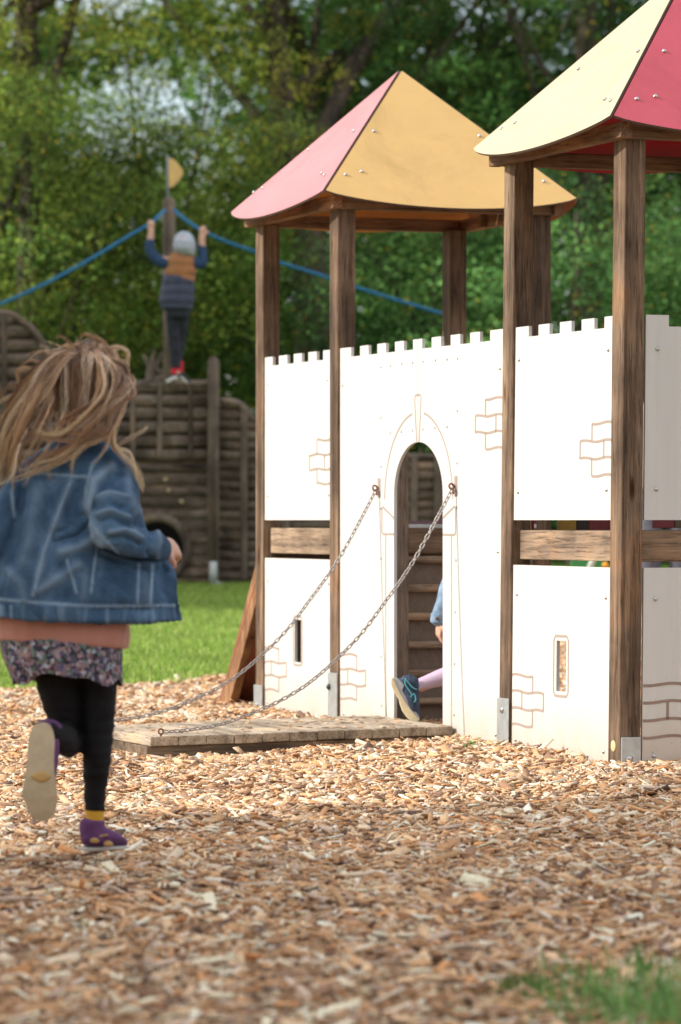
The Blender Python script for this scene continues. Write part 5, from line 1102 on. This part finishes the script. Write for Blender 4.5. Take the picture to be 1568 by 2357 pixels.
# root sculpture standing on the deck
mb = MB()
for pts in ([(345, 880, 13), (347, 850, 11), (352, 825, 6), (354, 803, 4)], [(347, 850, 9), (337, 830, 6), (330, 818, 5)], [(352, 850, 8), (366, 828, 5), (372, 812, 4)], [(335, 880, 10), (362, 872, 9), (378, 866, 7)], [(350, 845, 6), (362, 852, 6), (376, 858, 6)]):
    mb.add(*tube([(*(px(x, y, SZ) + Vector((0, .1, 0))), r_ * k0) for x, y, r_ in pts], 8, 3))
sp('carved_root', mb.mesh('root'), SHIPV, sm=True)

# things glimpsed behind the near tower
pp = px(1350, 1300, 24.0); panel_root = empty('play_panel', (pp.x, 24, .1), 'green playground panel with pale pipe glimpsed through the gap of the near tower', 'playground panel')  # green playground panel with a pipe, only partly visible
def pl_(name, me, mat, sm=False): me.transform(Matrix.Translation(-panel_root.location)); return link(name, me, mat, panel_root, sm)
mb = MB(); a = px(1314, 1420, 24); b_ = px(1398, 1230, 24); mb.box(a.x, b_.x, 24, 24.03, max(a.z, .1), b_.z); bevel(pl_('panel', mb.mesh('p'), plain('green_board', (.04, .22, .06), .5)), .006)
pl_('pipe', pymesh('pipe', *tube([(*px(1352, 1320, 23.9), .02), (*px(1376, 1265, 23.9), .02), (*px(1390, 1225, 23.9), .02)], 10, 2)), plain('pale_pipe', (.5, .53, .48), .4), True)
oc = px(1393.5, 1300.5, 23.8); bo = link('ball', pymesh('ball', *tube([(0, 0, -.018, .004), (0, 0, -.014, .012), (0, 0, 0, .021), (0, 0, .014, .012), (0, 0, .018, .004)], 14, 3)), plain('orange_plastic', (.85, .32, .02), .4), panel_root, True); bo.location = oc - panel_root.location
# adult far behind, only a strip of them shows under the beam
def adult(xp, Zd, lab, ctr, cto, chair=None):
    o = px(xp, 1300, Zd); o.z = float(gz(o.x, Zd)); root = empty('person', o, lab, 'person'); s_ = Zd / F
    q = lambda x, y, z: (o.x + x, o.y + y, o.z + z)
    hp_, hq_ = head_parts(q(0, 0, 1.6), 1.15, (-.3, -1, 0))
    P_ = hp_ + [tube([(*q(0, .02, 1.4), .05), (*q(0, .02, 1.54), .05)], 12, 3), tube([(*q(0, 0, 1.42), .15, .09), (*q(0, 0, 1.2), .17, .11), (*q(0, 0, .9), .16, .11)], 14, 3)]
    for e in (-1, 1):
        P_.append(tube([(*q(.17 * e, 0, 1.38), .05), (*q(.24 * e, 0, 1.1), .042), (*q(.25 * e, -.05, .85), .03)], 10, 3)); P_ += hand_parts(q(.25 * e, -.05, .85), (0, -.1, -1), (-e, 0, 0), e, 1.15, .5)
        P_.append(tube([(*q(.09 * e, 0, .92), .085), (*q(.10 * e, -.02, .5), .06), (*q(.10 * e, 0, .06), .04)], 10, 3)); P_.append(tube([(*q(.10 * e, .02, .03), .035), (*q(.12 * e, -.15, .03), .035)], 10, 3))
    me_ = remesh('body', P_, .009, 2); me_.transform(Matrix.Translation(-o)); link('body', me_, SKIN, root, True); eyes(root, hq_, 1.15, o)
    def g(nm, T_, mt): m2 = remesh(nm, T_, .011, 3); displace(m2, lambda c: .008 * noise.noise(c * 9)); m2.transform(Matrix.Translation(-o)); link(nm, m2, mt, root, True)
    g('trousers', [tube([(*q(0, 0, .98), .17, .12), (*q(0, 0, .85), .18, .13)], 14, 2)] + [tube([(*q(.09 * e, 0, .9), .1), (*q(.10 * e, -.02, .5), .08), (*q(.10 * e, 0, .09), .07)], 12, 3) for e in (-1, 1)], ctr)
    g('coat', [tube([(*q(0, .01, 1.46), .1, .08), (*q(0, 0, 1.38), .19, .12), (*q(0, 0, 1.1), .19, .13), (*q(0, 0, .86), .2, .14)], 16, 3)] + [tube([(*q(.17 * e, 0, 1.38), .07), (*q(.24 * e, 0, 1.1), .06), (*q(.25 * e, -.05, .88), .048)], 12, 3) for e in (-1, 1)], cto)
    g('hair', [tube([(*q(0, .03, 1.74), .05), (*q(0, .03, 1.68), .1), (*q(0, .05, 1.56), .09)], 14, 3)], plain('dark_hair', (.04, .025, .018), .6))
    g('shoe', [tube([(*q(.10 * e, .03, .035), .045), (*q(.12 * e, -.17, .035), .045)], 12, 3) for e in (-1, 1)], BLK)
adult(1530, 26.0, 'adult in grey trousers and beige coat glimpsed under the side beam at the right edge', plain('grey_trousers', (.10, .10, .13), .8), plain('beige_coat', (.42, .35, .29), .8))
# ------------------------------------------------------------------ trees
BARK = wood('bark', (.16, .125, .095), (.085, .065, .05), (.03, .024, .02), 'z', sc=.5, knots=False)
LEAFM = vcol('leaf_mat', .75, .38, .12)
def leafcloud(centers, rad, n_each, size, pal, seed, hang=.2):
    g = np.random.default_rng(seed); nC = len(centers); n = nC * n_each
    ci = np.repeat(np.arange(nC), n_each); d = g.normal(0, 1, (n, 3)); d /= np.linalg.norm(d, axis=1, keepdims=True); rr = g.uniform(.25, 1, n) ** .6
    P = centers[ci] + d * (rr * rad[ci])[:, None] * np.array([1, 1, .52]); P[:, 2] -= hang * (rr ** 2) * rad[ci]
    nr = g.normal(0, .55, (n, 3)) + np.array([-.25, -.15, .8]) + .35 * d; nr /= np.linalg.norm(nr, axis=1, keepdims=True)
    a = np.cross(nr, g.normal(0, 1, (n, 3))); a /= np.linalg.norm(a, axis=1, keepdims=True); b_ = np.cross(nr, a)
    s = size * g.uniform(.6, 1.35, n)[:, None]
    V = np.stack([P - a * s, P - b_ * s * .42, P + a * s, P + b_ * s * .42], 1).reshape(-1, 3)
    pal = np.array(pal); wp = g.dirichlet(np.ones(len(pal)) * .8, nC); cc_ = (wp @ pal) * np.exp(g.normal(-.12, .62, (nC, 1))); col = cc_[ci] * g.uniform(.75, 1.2, (n, 1))
    odd = g.uniform(0, 1, n) < .03; col[odd] = np.array([.42, .34, .04])
    return V, np.repeat(col, 4, 0)
def gapkeep(C_, gaps, g):
    k = np.ones(len(C_), bool)
    for (gx_, gy_, gz_, r1_, r2_, r3_) in gaps:
        q = ((C_[:, 0] - gx_) / r1_) ** 2 + ((C_[:, 1] - gy_) / r2_) ** 2 + ((C_[:, 2] - gz_) / r3_) ** 2; k &= q > g.uniform(.35, 1.0, len(C_))
    return k
def tree(label, base, height, crown, nclump, n_each, size, pal, seed, tr=.25, lean=(0, 0), gaps=(), group='trees behind the playground', cat='tree', name='tree', crad=(.35, .8), limbs=9, trunkpts=None, shell=.35):
    g = np.random.default_rng(seed); rg = random.Random(seed); bx, by = base; bz = float(gz(bx, by)); root = empty(name, (bx, by, bz), label, cat, group=group)
    (cx_, cy_, cz_), (rx_, ry_, rz_) = crown
    P = trunkpts or [(bx, by, bz - .2, tr * 1.25), (bx + lean[0] * .2, by, bz + height * .2, tr), (bx + lean[0] * .5, by + lean[1] * .5, bz + height * .5, tr * .75), (bx + lean[0], by + lean[1], bz + height * .85, tr * .3)]
    mb = MB().add(*tube(P, 12, 6)); cur_ = catmull([p[:3] for p in P], 8)
    d = g.normal(0, 1, (nclump * 3, 3)); d /= np.linalg.norm(d, axis=1, keepdims=True); r = g.uniform(shell, 1, len(d)) ** .55; C_ = np.array([cx_, cy_, cz_]) + d * r[:, None] * np.array([rx_, ry_, rz_]) * (1 + .18 * np.sin(d[:, :1] * 5 + seed) * np.cos(d[:, 2:] * 6))
    C_ = C_[C_[:, 2] > bz + .2]; C_ = C_[gapkeep(C_, gaps, g)][:nclump]
    for i in range(limbs):
        s_ = cur_[rg.randint(len(cur_) // 3, len(cur_) - 2)]; e_ = C_[rg.randrange(len(C_))]; m_ = (s_ + e_) / 2 + np.array([0, 0, .25 * np.linalg.norm(e_ - s_) * rg.uniform(-.2, 1)]); t_ = tr * rg.uniform(.22, .42)
        mb.add(*tube([(*s_, t_), (*m_, t_ * .6), (*e_, t_ * .2)], 7, 5))
    t = mb.mesh('trunk'); t.transform(Matrix.Translation((-bx, -by, -bz))); link('trunk', t, BARK, root, True)
    V, col = leafcloud(C_, g.uniform(crad[0], crad[1], len(C_)), n_each, size, pal, seed + 1); V = V - np.array([bx, by, bz]); link('crown', npmesh('crown', V, 4, col), LEAFM, root)
    return root
YG = [(0.375, 0.451, 0.087), (0.526, 0.53, 0.087), (0.251, 0.371, 0.062), (0.651, 0.557, 0.075)]
DG = [(0.057, 0.146, 0.037), (0.095, 0.201, 0.048), (0.138, 0.269, 0.057), (0.031, 0.078, 0.026)]
BG = [(0.066, 0.175, 0.055), (0.109, 0.256, 0.082), (0.039, 0.105, 0.044), (0.165, 0.314, 0.087)]
OG = [(0.166, 0.247, 0.044), (0.244, 0.293, 0.05), (0.088, 0.153, 0.032), (0.331, 0.328, 0.055)]
def wx(x, Z): return (x - 784) / F * Z
gap = [(wx(330, 42), 42, H + 940 / F * 42, 1.35, 9, .85), (wx(430, 42), 42, H + 1010 / F * 42, .75, 9, .45), (wx(240, 42), 42, H + 870 / F * 42, .8, 9, .5), (wx(60, 42), 42, H + 1130 / F * 42, .3, 9, .2)]
tree('tall autumn tree with yellow green leaves filling the upper left corner', (wx(60, 41), 41), 9, ((wx(100, 41), 41, 6.2), (3.1, 1.8, 3.1)), 330, 240, .031, YG + OG, 21, .22, gaps=gap, limbs=16)
tree('large dark trunked tree leaning behind the sunlit red roof', (wx(725, 41.4), 41.4), 10, ((wx(720, 43.5), 43.9, 6.9), (3.3, 1.5, 3.2)), 330, 230, .029, DG + BG + OG, 22, .26, gaps=gap, limbs=14,
     trunkpts=[(wx(725, 41.4), 41.4, .5, .26), (wx(715, 41.4), 41.4, H + 560 / F * 41.4, .2), (wx(690, 41.4), 41.4, H + 720 / F * 41.4, .17), (wx(655, 41.5), 41.5, H + 860 / F * 41.5, .15), (wx(645, 41.8), 41.8, H + 1040 / F * 41.8, .13), (wx(615, 42), 42, H + 1300 / F * 42, .09)])
tree('feathery green tree rising behind the yellow roof', (wx(1010, 44), 44), 9, ((wx(1020, 44), 44, 6.4), (2.6, 1.6, 3.2)), 290, 210, .029, BG + DG, 23, .2, limbs=12)
tree('mid green tree filling the sky between the two tower roofs', (wx(1330, 44), 42.5), 9, ((wx(1330, 43), 43, 6.6), (2.6, 1.6, 3.4)), 290, 210, .029, BG + DG + [(.13, .21, .05)], 24, .2, limbs=12)
tree('green tree behind the near red and sunlit yellow roof', (wx(1600, 44), 44), 9, ((wx(1600, 44), 44, 5.6), (2.2, 1.6, 3.4)), 220, 210, .029, BG, 25, .2)
tree('olive green bushy tree behind the mast and the boy', (wx(330, 39), 39), 5, ((wx(300, 39), 39, 3.6), (1.75, 1.3, 2.1)), 270, 210, .028, OG + DG + DG, 26, .14, limbs=14)
tree('bushy tree behind the left end of the wooden ship', (wx(60, 38), 38), 5, ((wx(40, 38), 38, 3.3), (2.0, 1.3, 2.3)), 230, 210, .028, OG + DG, 27, .14)
tree('shaded bluish green bush seen between the far tower posts', (wx(1010, 38), 38), 4, ((wx(1000, 38), 38, 2.6), (1.15, 1.1, 1.7)), 210, 210, .028, DG + BG, 28, .12, cat='bush', name='bush')
tree('bright sunlit bush seen left of the corner post under the red roof', (wx(1330, 37), 37), 4, ((wx(1330, 37), 37, 2.6), (1.5, 1.1, 1.8)), 190, 210, .028, BG + [(.13, .22, .05)], 29, .1, cat='bush', name='bush')
tree('dark green bush behind the right side panel of the near tower', (wx(1640, 38), 38), 4, ((wx(1640, 38), 38, 2.4), (1.4, 1.1, 1.8)), 170, 210, .028, BG + DG, 30, .1, cat='bush', name='bush')
# the wood behind, one mass
def woodmass(x0, x1, Y_, z0, z1, n, seed, gaps):
    g = np.random.default_rng(seed); C_ = np.stack([g.uniform(x0, x1, n), g.uniform(Y_, Y_ + 5, n), g.uniform(z0, z1, n)], 1); C_ = C_[gapkeep(C_, gaps, g)]
    return leafcloud(C_, g.uniform(.6, 1.2, len(C_)), 70, .11, DG + DG + BG, seed)
gp2 = [(wx(330, 55), 55, H + 930 / F * 55, 1.9, 40, 1.25), (wx(440, 55), 55, H + 1020 / F * 55, .8, 40, .4)]
V, col = woodmass(-13, 14, 52, 0, 11.5, 1500, 41, gp2)
g = np.random.default_rng(46); C_ = np.stack([g.uniform(-14, 16, 500), g.uniform(60, 64, 500), g.uniform(.5, 9.0, 500)], 1); C_ = C_[gapkeep(C_, [(wx(330, 62), 62, H + 930 / F * 62, 2.3, 40, 1.5), (wx(440, 62), 62, H + 1020 / F * 62, .9, 40, .5)], g)]; V2, col2 = leafcloud(C_, g.uniform(1.0, 1.7, len(C_)), 110, .22, DG, 47); V = np.vstack([V, V2]); col = np.vstack([col, col2])
tag(link('wood_mass', npmesh('wood_mass', V, 4, col), LEAFM), 'dark distant woodland filling the gaps behind the nearer trees', 'woodland', kind='stuff')
# trees outside the frame whose shade falls on the foreground and on the ship
tree('unseen broad tree left of the foreground that shades the nearest wood chips', (-12.5, 5.6), 9, ((-12.2, 5.0, 8.5), (2.4, 4.55, 2.7)), 420, 80, .10, DG, 51, .3, group='shade trees left of the play area', crad=(.45, .9), shell=.05)
tree('unseen tree left of the ship that shades the ship and the boy', (-13.5, 27.5), 9, ((-13, 27.4, 8.3), (2.6, 3.0, 3.6)), 330, 110, .11, DG, 52, .3, group='shade trees left of the play area', crad=(.5, 1.0), shell=.05)

g = np.random.default_rng(44); C_ = np.stack([g.uniform(-22, 34, 600), g.uniform(-20, -15, 600), g.uniform(0, 9, 600)], 1); V, col = leafcloud(C_, g.uniform(.9, 1.8, 600), 60, .26, DG + BG, 45)  # unseen leaf clouds added behind the camera to cut low skylight
tag(link('wood_mass', npmesh('wood_mass', V, 4, col), LEAFM), 'unseen woodland added behind the viewer to cut low sky light', 'woodland', kind='stuff')
